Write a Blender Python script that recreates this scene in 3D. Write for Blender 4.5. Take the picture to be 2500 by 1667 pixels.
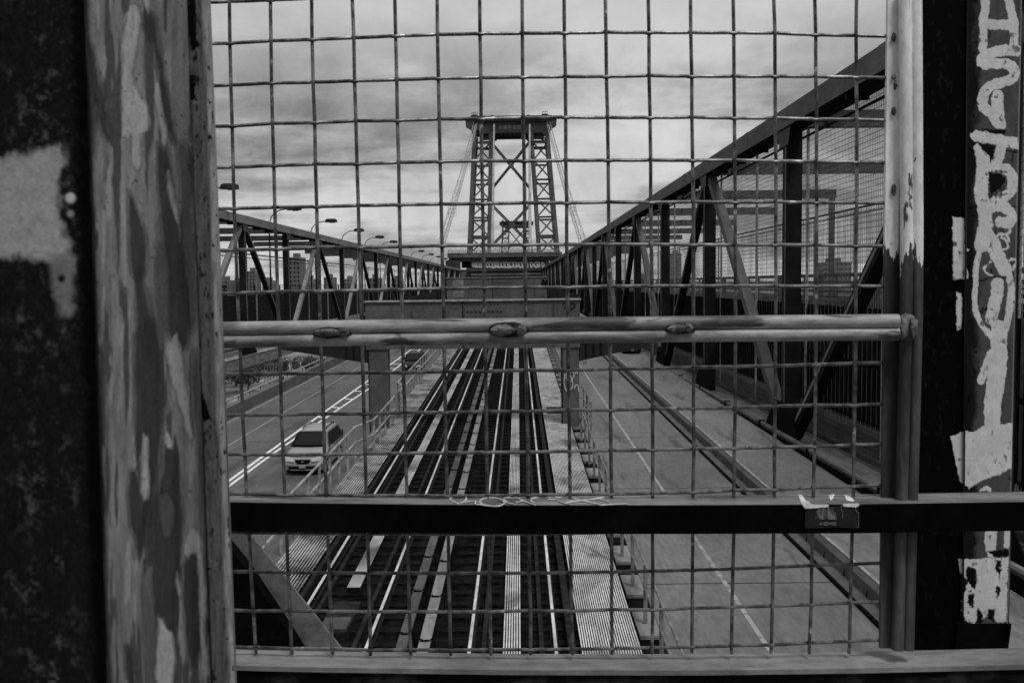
import bpy, bmesh, math, random
from mathutils import Vector, Matrix
random.seed(7)
for o in list(bpy.data.objects): bpy.data.objects.remove(o)
S = bpy.context.scene
COL = S.collection
# ------------------------------------------------------------ camera
F = 2200.0                                   # focal length in pixels of the 2500 px photograph
ROLL = .0122
cam = bpy.data.cameras.new('camera'); camo = bpy.data.objects.new('camera', cam); COL.objects.link(camo)
cam.sensor_width = 36; cam.lens = F/2500*36; cam.clip_start = .02; cam.clip_end = 9000
MC = Matrix.Rotation(.0076,3,'Z') @ Matrix.Rotation(math.pi/2-.0641,3,'X') @ Matrix.Rotation(-ROLL,3,'Z')
camo.matrix_world = MC.to_4x4(); S.camera = camo
cam.dof.use_dof = True; cam.dof.focus_distance = 3.0; cam.dof.aperture_fstop = 20
# ------------------------------------------------------------ sky
SUN_EL, SUN_AZ = math.radians(62), math.radians(150)      # azimuth from +Y towards +X
W = bpy.data.worlds.new('World'); S.world = W; W.use_nodes = True
nt = W.node_tree; nt.nodes.clear()
def N(t, tree=None, **k):
    n = (tree or nt).nodes.new(t)
    for a, b in k.items(): setattr(n, a, b)
    return n
L = nt.links.new
def M_(op, a, b=None, c=None, tree=None, clamp=False):
    t = tree or nt
    n = t.nodes.new('ShaderNodeMath'); n.operation = op; n.use_clamp = clamp
    for i, v in enumerate((a, b, c)):
        if v is None: continue
        if isinstance(v, (int, float)): n.inputs[i].default_value = v
        else: t.links.new(v, n.inputs[i])
    return n.outputs[0]
tc = N('ShaderNodeTexCoord'); sp = N('ShaderNodeSeparateXYZ'); L(tc.outputs['Generated'], sp.inputs[0])
X, Y, Z = sp.outputs
zz = M_('ADD', M_('MAXIMUM', Z, 0.0), .16)
cb = N('ShaderNodeCombineXYZ'); L(M_('DIVIDE', X, zz), cb.inputs[0]); L(M_('DIVIDE', Y, zz), cb.inputs[1])
def noise(vec, sc, det=6, rough=.55, dist=0, tree=None):
    n = N('ShaderNodeTexNoise', tree); n.inputs['Scale'].default_value = sc; n.inputs['Detail'].default_value = det
    n.inputs['Roughness'].default_value = rough; n.inputs['Distortion'].default_value = dist
    (tree or nt).links.new(vec, n.inputs['Vector']); return n.outputs[0]
def mrange(v, a, b, c, d, tree=None, smooth=True):
    t = tree or nt
    n = t.nodes.new('ShaderNodeMapRange'); n.interpolation_type = 'SMOOTHSTEP' if smooth else 'LINEAR'
    t.links.new(v, n.inputs[0])
    for i, q in enumerate((a, b, c, d)): n.inputs[i+1].default_value = q
    return n.outputs[0]
mp = N('ShaderNodeMapping'); mp.inputs['Scale'].default_value = (.55, .62, 1); mp.inputs['Location'].default_value = (3.1, 1.7, 0)
L(cb.outputs[0], mp.inputs[0])
n1 = noise(mp.outputs[0], 1.1, 7, .52, .5); n2 = noise(mp.outputs[0], 5.5, 6, .6, .3)
cl = M_('ADD', M_('MULTIPLY', n1, .72), M_('MULTIPLY', n2, .28))
cl = mrange(cl, .41, .59, .22, .60)
# cloud texture is strong in a belt above the horizon and even higher up
high = mrange(Z, .15, .32, 0, .86)
glow = mrange(Z, .0, .10, 1, 0)
n5 = noise(tc.outputs['Generated'], 26, 6, .7, .6); n6 = noise(tc.outputs['Generated'], 9, 6, .62, .8)
cl = M_('ADD', cl, M_('ADD', mrange(n5, .3, .7, -.02, .02), mrange(n6, .32, .68, -.06, .06)))
base = M_('ADD', M_('MULTIPLY', cl, M_('SUBTRACT', 1, high)), M_('MULTIPLY', high, .585))
base = M_('ADD', base, M_('ADD', M_('MULTIPLY', glow, .13), mrange(n5, .3, .7, -.007, .007)))
back = mrange(Y, -.6, .1, .5, 1)                     # unseen sky behind the camera dimmed to shade camera-facing faces
skyt = N('ShaderNodeTexSky'); skyt.sky_type = 'NISHITA'; skyt.sun_disc = False
skyt.sun_elevation = SUN_EL; skyt.sun_rotation = SUN_AZ
bw = N('ShaderNodeRGBToBW'); L(skyt.outputs[0], bw.inputs[0])
tot = M_('ADD', M_('MULTIPLY', base, back), M_('MULTIPLY', M_('MULTIPLY', bw.outputs[0], .003), back))
bg = N('ShaderNodeBackground'); bg.inputs[1].default_value = 1.0
L(tot, bg.inputs[0]); wo = N('ShaderNodeOutputWorld'); L(bg.outputs[0], wo.inputs[0])
sl = bpy.data.lights.new('sun', 'SUN'); sl.energy = 2.15; sl.angle = math.radians(18); sl.color = (1, 1, 1)
so = bpy.data.objects.new('sun', sl); COL.objects.link(so)
sd = Vector((math.sin(SUN_AZ)*math.cos(SUN_EL), math.cos(SUN_AZ)*math.cos(SUN_EL), math.sin(SUN_EL)))
so.rotation_euler = sd.to_track_quat('Z', 'Y').to_euler(); so.location = (0, 0, 50)
S.view_settings.view_transform = 'Standard'; S.view_settings.look = 'None'
S.view_settings.exposure = 0; S.view_settings.gamma = 1
S.render.engine = 'CYCLES'

# ------------------------------------------------------------ helpers
def at(px, py, y):                            # point at depth y seen at pixel px,py of the photograph
    d = MC @ Vector(((px-1250)/F, (833.5-py)/F, -1)); return d*(y/d.y)
class MB:
    def __init__(s): s.v = []; s.f = []
    def add(s, vs, fs):
        o = len(s.v); s.v += [tuple(p) for p in vs]; s.f += [tuple(i+o for i in f) for f in fs]; return s
    def box(s, x0, x1, y0, y1, z0, z1):
        return s.add([(x, y, z) for z in (z0, z1) for y in (y0, y1) for x in (x0, x1)],
                     [(0,2,3,1),(4,5,7,6),(0,1,5,4),(2,6,7,3),(0,4,6,2),(1,3,7,5)])
    def bar(s, p, q, w, h=None, up=(0,0,1)):
        p, q = Vector(p), Vector(q); h = h or w; d = (q-p).normalized(); u = Vector(up)
        if abs(d.dot(u)) > .98: u = Vector((0,1,0))
        a = d.cross(u).normalized(); b = a.cross(d).normalized()
        vs = [c + a*(sx*w/2) + b*(sz*h/2) for c in (p, q) for sx, sz in ((-1,-1),(1,-1),(1,1),(-1,1))]
        return s.add(vs, [(3,2,1,0),(4,5,6,7),(0,1,5,4),(1,2,6,5),(2,3,7,6),(3,0,4,7)])
    def tube(s, pts, r, n=8, cap=True):
        pts = [Vector(p) for p in pts]; m = len(pts); vs = []; fs = []
        up = Vector((0,0,1)); d0 = (pts[-1]-pts[0]).normalized()
        if abs(d0.dot(up)) > .7: up = Vector((0,1,0))
        for i, p in enumerate(pts):
            d = (pts[min(i+1, m-1)]-pts[max(i-1, 0)]).normalized()
            a = d.cross(up).normalized(); b = a.cross(d)
            rr = r[i] if isinstance(r, (list, tuple)) else r
            vs += [p + a*(rr*math.cos(6.28318*k/n)) + b*(rr*math.sin(6.28318*k/n)) for k in range(n)]
        for i in range(m-1):
            fs += [(i*n+k, i*n+(k+1)%n, (i+1)*n+(k+1)%n, (i+1)*n+k) for k in range(n)]
        if cap: fs += [tuple(range(n))[::-1], tuple((m-1)*n+k for k in range(n))]
        return s.add(vs, fs)
    def prism(s, poly, d):                    # polygon of 3D points extruded by vector d
        n = len(poly); d = Vector(d); a = [Vector(p) for p in poly]; b = [p+d for p in a]
        return s.add(a+b, [tuple(range(n))[::-1], tuple(range(n, 2*n))]+[(i, (i+1)%n, n+(i+1)%n, n+i) for i in range(n)])
    def build(s, name, mat, parent=None, smooth=False, loc=None):
        me = bpy.data.meshes.new(name); me.from_pydata(s.v, [], s.f)
        bm = bmesh.new(); bm.from_mesh(me); bmesh.ops.recalc_face_normals(bm, faces=bm.faces); bm.to_mesh(me); bm.free()
        if smooth:
            me.polygons.foreach_set('use_smooth', [True]*len(me.polygons))
            try: me.set_sharp_from_angle(angle=math.radians(38))
            except Exception: pass
        me.materials.append(mat); o = bpy.data.objects.new(name, me); COL.objects.link(o)
        if parent: o.parent = parent
        if loc: o.location = loc
        return o
def tag(o, label=None, cat=None, group=None, kind=None):
    if label: o['label'] = label
    if cat: o['category'] = cat
    if group: o['group'] = group
    if kind: o['kind'] = kind
    return o
def empty(name, label, cat, loc=(0,0,0), group=None):
    o = bpy.data.objects.new(name, None); COL.objects.link(o); o.location = loc; o.empty_display_size = .2
    return tag(o, label, cat, group)
def copy_tree(o, parent=None):
    c = o.copy(); COL.objects.link(c); c.parent = parent
    for ch in [k for k in ALLK.get(o.name, [])]: pass
    for ch in list(o.children): copy_tree(ch, c)
    return c
ALLK = {}

# ------------------------------------------------------------ materials
MATS = {}
def mat(name, a, b=None, scale=3.0, stretch=(1,1,1), lo=.42, hi=.6, rough=.75, metal=0.0, bump=0.0, det=6, c=None, clo=.6, chi=.64, cscale=None, cstretch=None, spec=.3, bdist=.01, dist=.3, grain=None, ga=.3):
    if name in MATS: return MATS[name]
    m = bpy.data.materials.new(name); m.use_nodes = True; t = m.node_tree
    bs = t.nodes['Principled BSDF']; bs.inputs['Roughness'].default_value = rough; bs.inputs['Metallic'].default_value = metal
    bs.inputs['Specular IOR Level'].default_value = spec
    g = lambda v: (v, v, v, 1)
    if b is None: bs.inputs['Base Color'].default_value = g(a)
    else:
        gs = grain or scale*7
        tcn = t.nodes.new('ShaderNodeTexCoord'); mpn = t.nodes.new('ShaderNodeMapping'); mpn.inputs['Scale'].default_value = stretch
        t.links.new(tcn.outputs['Object'], mpn.inputs[0])
        nn = noise(mpn.outputs[0], scale, det, .6, dist, t)
        v = mrange(nn, lo, hi, a, b, t)
        if c is not None:
            mp2 = t.nodes.new('ShaderNodeMapping'); mp2.inputs['Scale'].default_value = cstretch or stretch; mp2.inputs['Location'].default_value = (7.3, 2.1, 4.4)
            t.links.new(tcn.outputs['Object'], mp2.inputs[0])
            n3 = noise(mp2.outputs[0], cscale or scale*.6, 5, .6, .5, t)
            k = mrange(n3, clo, chi, 0, 1, t)
            v = M_('ADD', M_('MULTIPLY', v, M_('SUBTRACT', 1, k, tree=t), tree=t), M_('MULTIPLY', k, c, tree=t), tree=t)
        gn = noise(mpn.outputs[0], gs, 4, .75, 0, t); v = M_('MULTIPLY', v, mrange(gn, .3, .7, 1-ga, 1+ga, t, False), tree=t)
        t.links.new(v, bs.inputs['Base Color'])
        if bump:
            bn = t.nodes.new('ShaderNodeBump'); bn.inputs['Strength'].default_value = bump; bn.inputs['Distance'].default_value = bdist
            t.links.new(v, bn.inputs['Height']); t.links.new(bn.outputs[0], bs.inputs['Normal'])
    MATS[name] = m; return m
m_ground = mat('ground_soil', .10, .24, .05, lo=.35, hi=.65, rough=.95)
m_road = mat('road_concrete', .115, .175, .35, (1,.25,1), lo=.3, hi=.7, rough=.9, c=.075, clo=.54, chi=.7, cscale=.9, cstretch=(1,.12,1), grain=6, ga=.28)
m_roadL = mat('road_asphalt', .075, .115, .35, (1,.2,1), lo=.3, hi=.7, rough=.9, c=.05, clo=.55, chi=.7, cscale=.8, cstretch=(1,.12,1), grain=5, ga=.28)
m_deck = mat('deck_concrete', .15, .22, .5, (1,.3,1), lo=.3, hi=.7, rough=.9, c=.09, clo=.56, chi=.7, cscale=1.0, cstretch=(1,.2,1), grain=6, ga=.28)
m_mark = mat('road_paint', .55, .75, 6, lo=.35, hi=.5, rough=.7, c=.12, clo=.6, chi=.66, cscale=9)
m_markdim = mat('worn_road_paint', .17, .32, 3, lo=.36, hi=.55, rough=.8)
m_bed = mat('track_bed', .002, .010, 2.2, lo=.4, hi=.65, rough=.98, bump=.3, spec=.05)
m_sleeper = mat('sleeper_wood', .003, .014, 5, (1,4,1), rough=.98, bump=.2, spec=.05)
m_rail = mat('rail_steel', .34, .6, 1.2, (1,.4,1), lo=.35, hi=.65, rough=.6, metal=0, spec=.4)
m_railrust = mat('rusty_rail', .010, .022, 5, rough=.9, spec=.1)
m_slat = mat('galvanised_slat', .38, .6, 1.2, (1,.5,1), lo=.35, hi=.6, rough=.7, c=.16, clo=.55, chi=.68, cscale=.7)
m_slatdirty = mat('dirty_slat', .10, .42, .8, (1,1,1), lo=.38, hi=.6, rough=.7)
m_board = mat('cover_board', .12, .22, 2, (1,.3,1), lo=.35, hi=.65, rough=.8)
m_boarddk = mat('dark_cover_board', .05, .09, 2, (1,.3,1), rough=.8)
m_black = mat('black_steel', .0015, .004, 5, rough=.9, spec=.1)
m_truss = mat('truss_paint', .13, .22, .35, (1,.5,1), lo=.35, hi=.65, rough=.7, c=.20, clo=.6, chi=.7, cscale=.2)
m_shadedark = mat('dark_steel_and_shade', .008, .016, .5, rough=.75, spec=.15)  # near-black: shade on truss posts and diagonals put into the colour
m_gusset = mat('gusset_paint', .03, .05, .5, rough=.7)
m_trussR = mat('truss_paint_grey', .07, .10, .35, (1,.5,1), rough=.7)
m_portal = mat('portal_paint', .07, .115, .8, lo=.3, hi=.7, rough=.7, c=.05, clo=.58, chi=.75, cscale=.5)
m_bracket = mat('bracket_steel', .012, .02, 1, rough=.8)
m_railing = mat('railing_paint', .22, .36, 3, rough=.6)
m_wire = mat('fence_wire', .04, .18, 60, lo=.35, hi=.65, rough=.38, metal=.45, bump=.2, bdist=.001, c=.34, clo=.62, chi=.68, cscale=45, spec=.6)
m_pipe = mat('fence_pipe', .12, .34, 30, (.25,1,1), lo=.38, hi=.62, rough=.55, metal=.1, c=.055, clo=.53, chi=.60, cscale=42, cstretch=(.18,1,1), bump=.1, bdist=.001)
m_weld = mat('rusty_weld', .004, .03, 60, rough=.8, bump=.6, bdist=.003)
m_strut = mat('strut_paint', .09, .14, 5, rough=.8)
m_weldpale = mat('painted_weld', .05, .16, 60, rough=.7, bump=.5, bdist=.002)
m_railtop = mat('flat_rail_paint', .05, .20, 18, (.35,1,1), lo=.32, hi=.66, rough=.6, c=.05, clo=.6, chi=.64, cscale=26, bump=.1, bdist=.001)
m_sill = mat('sill_paint', .12, .22, 9, (.5,1,1), lo=.32, hi=.68, rough=.7, c=.12, clo=.62, chi=.68, cscale=16)
m_blackshade = mat('black_paint_and_shade', .001, .004, 14, lo=.4, hi=.7, rough=.9, spec=.05)  # black paint, also the painted shade on the flat rail's front
m_rubble = mat('rust_scale', .002, .03, 16, (1,1,2), lo=.45, hi=.7, rough=.95, bump=.5, spec=.1)
m_frame = mat('frame_zinc', .07, .13, 14, (1,1,.12), lo=.35, hi=.65, rough=.55, c=.20, clo=.62, chi=.68, cscale=20, cstretch=(1,1,.15))
m_framewhite = mat('frame_white_paint', .66, .85, 7, (1,1,.3), lo=.3, hi=.7, rough=.6, c=.16, clo=.66, chi=.69, cscale=24, cstretch=(1,1,.35))
m_colface = mat('column_grey_paint', .035, .085, 9, (1,1,.4), lo=.35, hi=.65, rough=.65, c=.01, clo=.62, chi=.67, cscale=14)
m_graf = mat('pale_spray_paint', .54, .72, 14, lo=.3, hi=.7, rough=.7, c=.18, clo=.66, chi=.70, cscale=50)
m_grafwhite = mat('white_marker', .6, .75, 40, rough=.7)
m_grafrail = mat('pale_marker', .40, .6, 60, rough=.7)
# near column: long vertical runs of flaking paint in several greys
def frame_mat():
    m = bpy.data.materials.new('frame_half_painted'); m.use_nodes = True; t = m.node_tree
    bs = t.nodes['Principled BSDF']; bs.inputs['Roughness'].default_value = .6; bs.inputs['Specular IOR Level'].default_value = .25
    tcn = t.nodes.new('ShaderNodeTexCoord'); sx = t.nodes.new('ShaderNodeSeparateXYZ'); t.links.new(tcn.outputs['Object'], sx.inputs[0])
    def lay(scale, st, lo, hi, a=0, b=1, loc=(0,0,0)):
        mpn = t.nodes.new('ShaderNodeMapping'); mpn.inputs['Scale'].default_value = st; mpn.inputs['Location'].default_value = loc
        t.links.new(tcn.outputs['Object'], mpn.inputs[0]); return mrange(noise(mpn.outputs[0], scale, 6, .6, .4, t), lo, hi, a, b, t)
    white = M_('MULTIPLY', lay(18, (1,1,.3), .3, .7, .62, .86), lay(160, (1,1,.4), .3, .7, .86, 1.1), tree=t)
    chips = lay(60, (1,1,.35), .64, .67, 0, 1, (4,4,4))
    white = M_('ADD', M_('MULTIPLY', white, M_('SUBTRACT', 1, chips, tree=t), tree=t), M_('MULTIPLY', chips, .07, tree=t), tree=t)
    zinc = M_('MULTIPLY', lay(30, (1,1,.1), .35, .65, .022, .09), lay(200, (1,1,.3), .3, .7, .75, 1.2), tree=t)
    lim = M_('ADD', sx.outputs[2], lay(40, (1,1,.15), .3, .7, -.035, .035, (9,1,2)), tree=t)
    lim = M_('ADD', lim, lay(110, (1,1,.3), .3, .7, -.008, .008, (3,1,2)), tree=t)
    k = mrange(lim, FZ-.0008, FZ+.0008, 0, 1, t)
    v = M_('ADD', M_('MULTIPLY', white, k, tree=t), M_('MULTIPLY', zinc, M_('SUBTRACT', 1, k, tree=t), tree=t), tree=t)
    t.links.new(v, bs.inputs['Base Color'])
    bn = t.nodes.new('ShaderNodeBump'); bn.inputs['Strength'].default_value = .4; bn.inputs['Distance'].default_value = .0012
    t.links.new(v, bn.inputs['Height']); t.links.new(bn.outputs[0], bs.inputs['Normal'])
    return m
FZ = at(2200, 610, 1.07).z
m_fr = frame_mat()
def column_mat():
    m = bpy.data.materials.new('flaking_column_paint'); m.use_nodes = True; t = m.node_tree
    bs = t.nodes['Principled BSDF']; bs.inputs['Roughness'].default_value = .6; bs.inputs['Specular IOR Level'].default_value = .25
    tcn = t.nodes.new('ShaderNodeTexCoord')
    def lay(scale, st, lo, hi, loc):
        mpn = t.nodes.new('ShaderNodeMapping'); mpn.inputs['Scale'].default_value = st; mpn.inputs['Location'].default_value = loc
        t.links.new(tcn.outputs['Object'], mpn.inputs[0]); return mrange(noise(mpn.outputs[0], scale, 5, .5, .6, t), lo, hi, 0, 1, t)
    def mix(v, k, c):
        return M_('ADD', M_('MULTIPLY', v, M_('SUBTRACT', 1, k, tree=t), tree=t), M_('MULTIPLY', k, c, tree=t), tree=t)
    v = M_('ADD', M_('MULTIPLY', lay(30, (1,1,.2), .35, .65, (0,0,0)), .10, tree=t), M_('MULTIPLY', lay(120, (1,1,.5), .3, .7, (2,0,0)), .07, tree=t), tree=t); v = M_('ADD', v, .15, tree=t)
    v = mix(v, lay(26, (1,1,.14), .50, .55, (3,1,9)), .055)
    v = mix(v, lay(19, (1,1,.12), .575, .60, (8,4,3)), .024)
    v = mix(v, lay(34, (1,1,.09), .615, .64, (1,7,2)), .50)
    v = mix(v, lay(60, (1,1,.5), .68, .70, (5,5,5)), .02)
    t.links.new(v, bs.inputs['Base Color'])
    bn = t.nodes.new('ShaderNodeBump'); bn.inputs['Strength'].default_value = .4; bn.inputs['Distance'].default_value = .0015
    t.links.new(v, bn.inputs['Height']); t.links.new(bn.outputs[0], bs.inputs['Normal'])
    return m
m_column = column_mat()
m_coldark = mat('column_dark_flange', .004, .09, 42, (1,1,.7), lo=.48, hi=.76, rough=.9, spec=.1, bump=.3, bdist=.004)
m_colpatch = mat('column_pale_patch', .26, .38, 40, lo=.3, hi=.7, rough=.8)
m_collip = mat('column_lip_paint', .05, .32, 40, (1,1,.12), lo=.38, hi=.62, rough=.6, c=.5, clo=.60, chi=.64, cscale=50, cstretch=(1,1,.1))
m_tower = mat('tower_steel', .085, .13, .05, rough=.8)
m_towerdk = mat('tower_dark_steel', .035, .06, .05, rough=.8)
m_cable = mat('cable_grey', .26, .36, .1, rough=.7)
m_scaf = mat('cable_walkway_steel', .26, .36, .1, rough=.8)
m_bldg = mat('building_grey', .16, .22, .02, rough=.9)
m_bldg2 = mat('building_dark_grey', .13, .18, .02, rough=.9)
m_glass = mat('dark_glass', .012, None, rough=.2, spec=.12)
m_car = mat('silver_car_paint', .30, None, rough=.38, metal=.25, spec=.5)
m_cardk = mat('black_car_paint', .012, None, rough=.5, metal=0, spec=.3)
m_tyre = mat('tyre_rubber', .012, None, rough=.85)
m_rim = mat('alloy_rim', .35, None, rough=.35, metal=.7)
m_lens = mat('headlight_lens', .45, None, rough=.15, spec=.6)
m_plate = mat('plate_white', .42, None, rough=.6)
m_chrome = mat('chrome', .7, None, rough=.2, metal=1)
m_leaf = mat('leaf_green_grey', .03, .09, 3, rough=.9)
m_trunk = mat('tree_bark', .06, .09, 3, rough=.95)
m_sticker = mat('sticker_paper', .03, .06, 50, rough=.6)
m_pickets = mat('picket_paint', .10, .16, .5, rough=.8)
m_water = mat('river_water', .10, .14, .02, rough=.3)

# ------------------------------------------------------------ profiles of the place
def ztrack(y): return -6.75 + .029*min(y, 115) + .004*max(0, y-115)
def zroad(y): return -9.0 + .012*min(y, 200)
def strip(x0, x1, y0, y1, zf, dz0, dz1, step=15):
    b = MB(); ys = [y0]
    while ys[-1] < y1: ys.append(min(y1, ys[-1]+step))
    vs = []; fs = []
    for y in ys: vs += [(x0, y, zf(y)+dz0), (x1, y, zf(y)+dz0), (x1, y, zf(y)+dz1), (x0, y, zf(y)+dz1)]
    for i in range(len(ys)-1):
        o = i*4; fs += [(o+k, o+(k+1)%4, o+4+(k+1)%4, o+4+k) for k in range(4)]
    e = (len(ys)-1)*4; fs += [(3,2,1,0), (e, e+1, e+2, e+3)]
    return b.add(vs, fs)
def addstrip(b, *a, **k):
    t = strip(*a, **k); b.add(t.v, t.f); return b
def struct(o): o['kind'] = 'structure'; return o
# ground, river
struct(MB().box(-4000, 4000, -300, 7000, -31, -30).build('ground', m_ground))
struct(MB().box(-4000, 4000, 420, 2000, -29.99, -29.9).build('river', m_water))
# roads
struct(strip(-18.3, -5.95, 2, 770, zroad, -.6, 0).build('road', m_roadL))
struct(strip(2.65, 9.0, 2, 770, zroad, -.6, 0).build('road', m_road))
struct(strip(9.62, 12.75, 2, 770, zroad, -.5, .55).build('road', m_deck))
b = strip(-60, -36.4, 2, 770, lambda y: -9.3, -.8, 0); struct(b.build('road', m_roadL))
struct(strip(17.2, 31, 2, 770, lambda y: -9.2, -.6, 0).build('road', m_roadL))
struct(strip(-5.85, 2.6, 2, 770, ztrack, -.62, -.19).build('track_bed', m_bed))
# markings
def mark(x0, x1, y0, y1, mt, name='road_marking', h=.008): struct(strip(x0, x1, y0, y1, zroad, .004, h).build(name, mt))
mark(5.80, 5.93, 4, 500, m_markdim)
for nm, (xa, xb) in (('L', (-18.2, -6.0)), ('R', (2.7, 8.9))):
    b = MB()
    for i in range(26): yy = 14+11.5*i; b.box(xa, xb, yy, yy+.05, zroad(yy)+.003, zroad(yy)+.0045)
    struct(b.build('road_joint', m_railrust))
mark(-12.95, -12.78, 4, 400, m_mark)
b = MB(); ys = [4+3*i for i in range(100)]
def xl2(y): return -12.55 + 0.75*min(1, max(0, (y-45)/30))
for y0, y1 in zip(ys, ys[1:]):
    b.add([(xl2(y0)-.08, y0, zroad(y0)+.008), (xl2(y0)+.08, y0, zroad(y0)+.008), (xl2(y1)+.08, y1, zroad(y1)+.008), (xl2(y1)-.08, y1, zroad(y1)+.008)], [(0,1,2,3)])
for i in range(30):
    y = 52+4.2*i
    b.add([(-12.9, y+.6, zroad(y)+.010), (xl2(y), y, zroad(y)+.010), (xl2(y), y+.35, zroad(y)+.010), (-12.9, y+.95, zroad(y)+.010)], [(0,1,2,3)])
struct(b.build('road_marking', m_mark))
mark(-15.60, -15.52, 4, 400, m_markdim)
mark(-18.05, -17.95, 4, 400, m_markdim)

# ------------------------------------------------------------ tracks
ZR = -.30+.16
rl = [(-4.22,'leftmost bright running rail, next to the left walkway'), (-2.73,'bright running rail between the slat strip and the dark cover board'),
      (-.92,'bright running rail just right of the pale cover board'), (.58,'rightmost bright running rail, near the wide slatted walkway')]
for x, lb in rl:
    r = empty('running_rail', lb, 'rail', (0,0,0), 'running rails of the two tracks')
    b = MB(); addstrip(b, x-.028, x+.028, 3, 600, ztrack, -.012, 0.0); b.build('rail_head', m_rail, r)
    b = MB(); addstrip(b, x-.034, x+.034, 3, 600, ztrack, -.04, -.013); addstrip(b, x-.012, x+.012, 3, 600, ztrack, -.13, -.041); addstrip(b, x-.07, x+.07, 3, 600, ztrack, -.15, -.131); b.build('rail_web', m_railrust, r)
for x, lb in ((-3.98,'thin dark guard rail beside the leftmost running rail'), (-2.97,'thin dark guard rail left of the second running rail'),
              (-.68,'thin dark guard rail right of the third running rail'), (.34,'thin dark guard rail left of the rightmost running rail')):
    b = MB(); addstrip(b, x-.04, x+.04, 3, 400, ztrack, -.14, -.03)
    tag(b.build('guard_rail', m_railrust), lb, 'guard rail', 'guard rails inside the tracks')
b = MB(); addstrip(b, .80, .93, 3, 400, ztrack, -.2, 0.03); tag(b.build('timber_curb', m_railrust), 'long dark timber curb along the wide slatted walkway', 'curb')
b = MB(); addstrip(b, -4.5, -4.40, 3, 400, ztrack, -.2, 0.0); tag(b.build('timber_curb', m_railrust), 'long dark timber curb along the left slatted walkway', 'curb')
# cover boards over the contact rails, with hooks
for x0, x1, mt, lb in ((-2.17,-1.98,m_boarddk,'dark flat cover board over the contact rail, left of the pale one'), (-1.79,-1.59,m_board,'pale flat cover board over the contact rail between the tracks')):
    r = empty('contact_rail_cover', lb, 'cover board', (0,0,0), 'cover boards between the tracks')
    b = MB(); y = 4.0
    while y < 300:
        ln = 4.1 if y < 80 else 30
        addstrip(b, x0, x1, y, y+ln-.03, ztrack, .10, .14, step=5); y += ln
    b.build('board', mt, r)
    b = MB(); addstrip(b, x0+.06, x1-.06, 4, 300, ztrack, -.15, .06); b.build('contact_rail', m_railrust, r)
    for k in range(34):
        y = 13.2+2.05*k+(0.3 if x0 < -2 else 0)
        h = MB(); z = ztrack(y)
        h.tube([(x0-.05, y, z-.1), (x0-.05, y, z+.12), (x0-.02, y, z+.19), (x0+.06, y, z+.17)], .014, 6)
        h.tube([(x1-.02, y+.02, z+.14), (x1+.03, y+.02, z+.2), (x1+.07, y+.02, z+.12), (x1+.07, y, z-.1)], .014, 6)
        h.box(x0+.02, x1-.03, y-.02, y+.02, z+.14, z+.165)
        h.build('hook', m_black, r)
# sleepers
slp = MB().box(-1.3, 1.3, -.12, .12, -.12, 0).build('sleeper', m_sleeper)
first = True; k = 0
for cx, lb, gp in ((-3.47,'dark timber sleeper across the left track','sleepers of the left track'), (-.17,'dark timber sleeper across the right track','sleepers of the right track')):
    for i in range(90):
        y = 11.5+.62*i
        o = slp if first else slp.copy()
        if not first: COL.objects.link(o)
        first = False
        o.location = (cx+random.uniform(-.04,.04), y, ztrack(y)-.15); tag(o, lb, 'sleeper', gp)
# slatted walkways
def slats(name, x0, x1, n, y0, y1, mt, lb, frac=.52, zo=.02, gap=None):
    r = empty(name, lb, 'walkway'); p = (x1-x0)/n; b = MB()
    for i in range(n):
        a = x0+i*p
        for (u, v) in ([(y0, y1)] if not gap else [(y0, gap[0]), (gap[1], y1)]):
            addstrip(b, a, a+p*frac, u, v, ztrack, zo-.007, zo, step=40)
    b.build('slats', mt, r)
    y = y0+.3; first = None
    while y < min(y1, 60):
        if not gap or not (gap[0] < y < gap[1]):
            if first is None: first = MB().box(x0, x1, 0, .06, -.16, zo-.012).build('bearer', m_railrust, r); o = first
            else: o = first.copy(); COL.objects.link(o)
            o.location = (0, y, ztrack(y))
        y += 1.2
    return r
slats('slatted_walkway', 1.02, 2.06, 24, 6, 420, m_slat, 'wide pale slatted walkway right of the tracks')
slats('slatted_walkway', -5.45, -4.52, 13, 6, 420, m_slatdirty, 'grimy slatted walkway along the white railing on the left')
slats('slat_strip', -.335, -.01, 7, 6, 420, m_slat, 'narrow strip of pale slats in the middle of the right track')
slats('slat_strip', -3.60, -3.32, 7, 6, 420, m_slat, 'narrow strip of pale slats in the middle of the left track', gap=(15.4, 18.2))
# dark slab as painted gantry shadow on the walkway; junction plate in left track
b = MB(); b.box(1.2, 2.08, 38.6, 40.2, ztrack(39.4)+.03, ztrack(39.4)+.07)
tag(b.build('shadow_slab', m_railrust), 'dark slab standing in for the gantry shadow across the wide slatted walkway', 'mat')  # no real mat: the slab paints the gantry shadow
r = empty('junction_box', 'dark metal junction box in the gap of the left slat strip', 'box')
z = ztrack(16.8); MB().box(-3.75, -3.2, 16.0, 17.6, z-.25, z-.02).build('case', m_railrust, r); MB().box(-3.72, -3.23, 16.1, 16.7, z-.02, z+.0).build('lid', m_boarddk, r)

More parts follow.
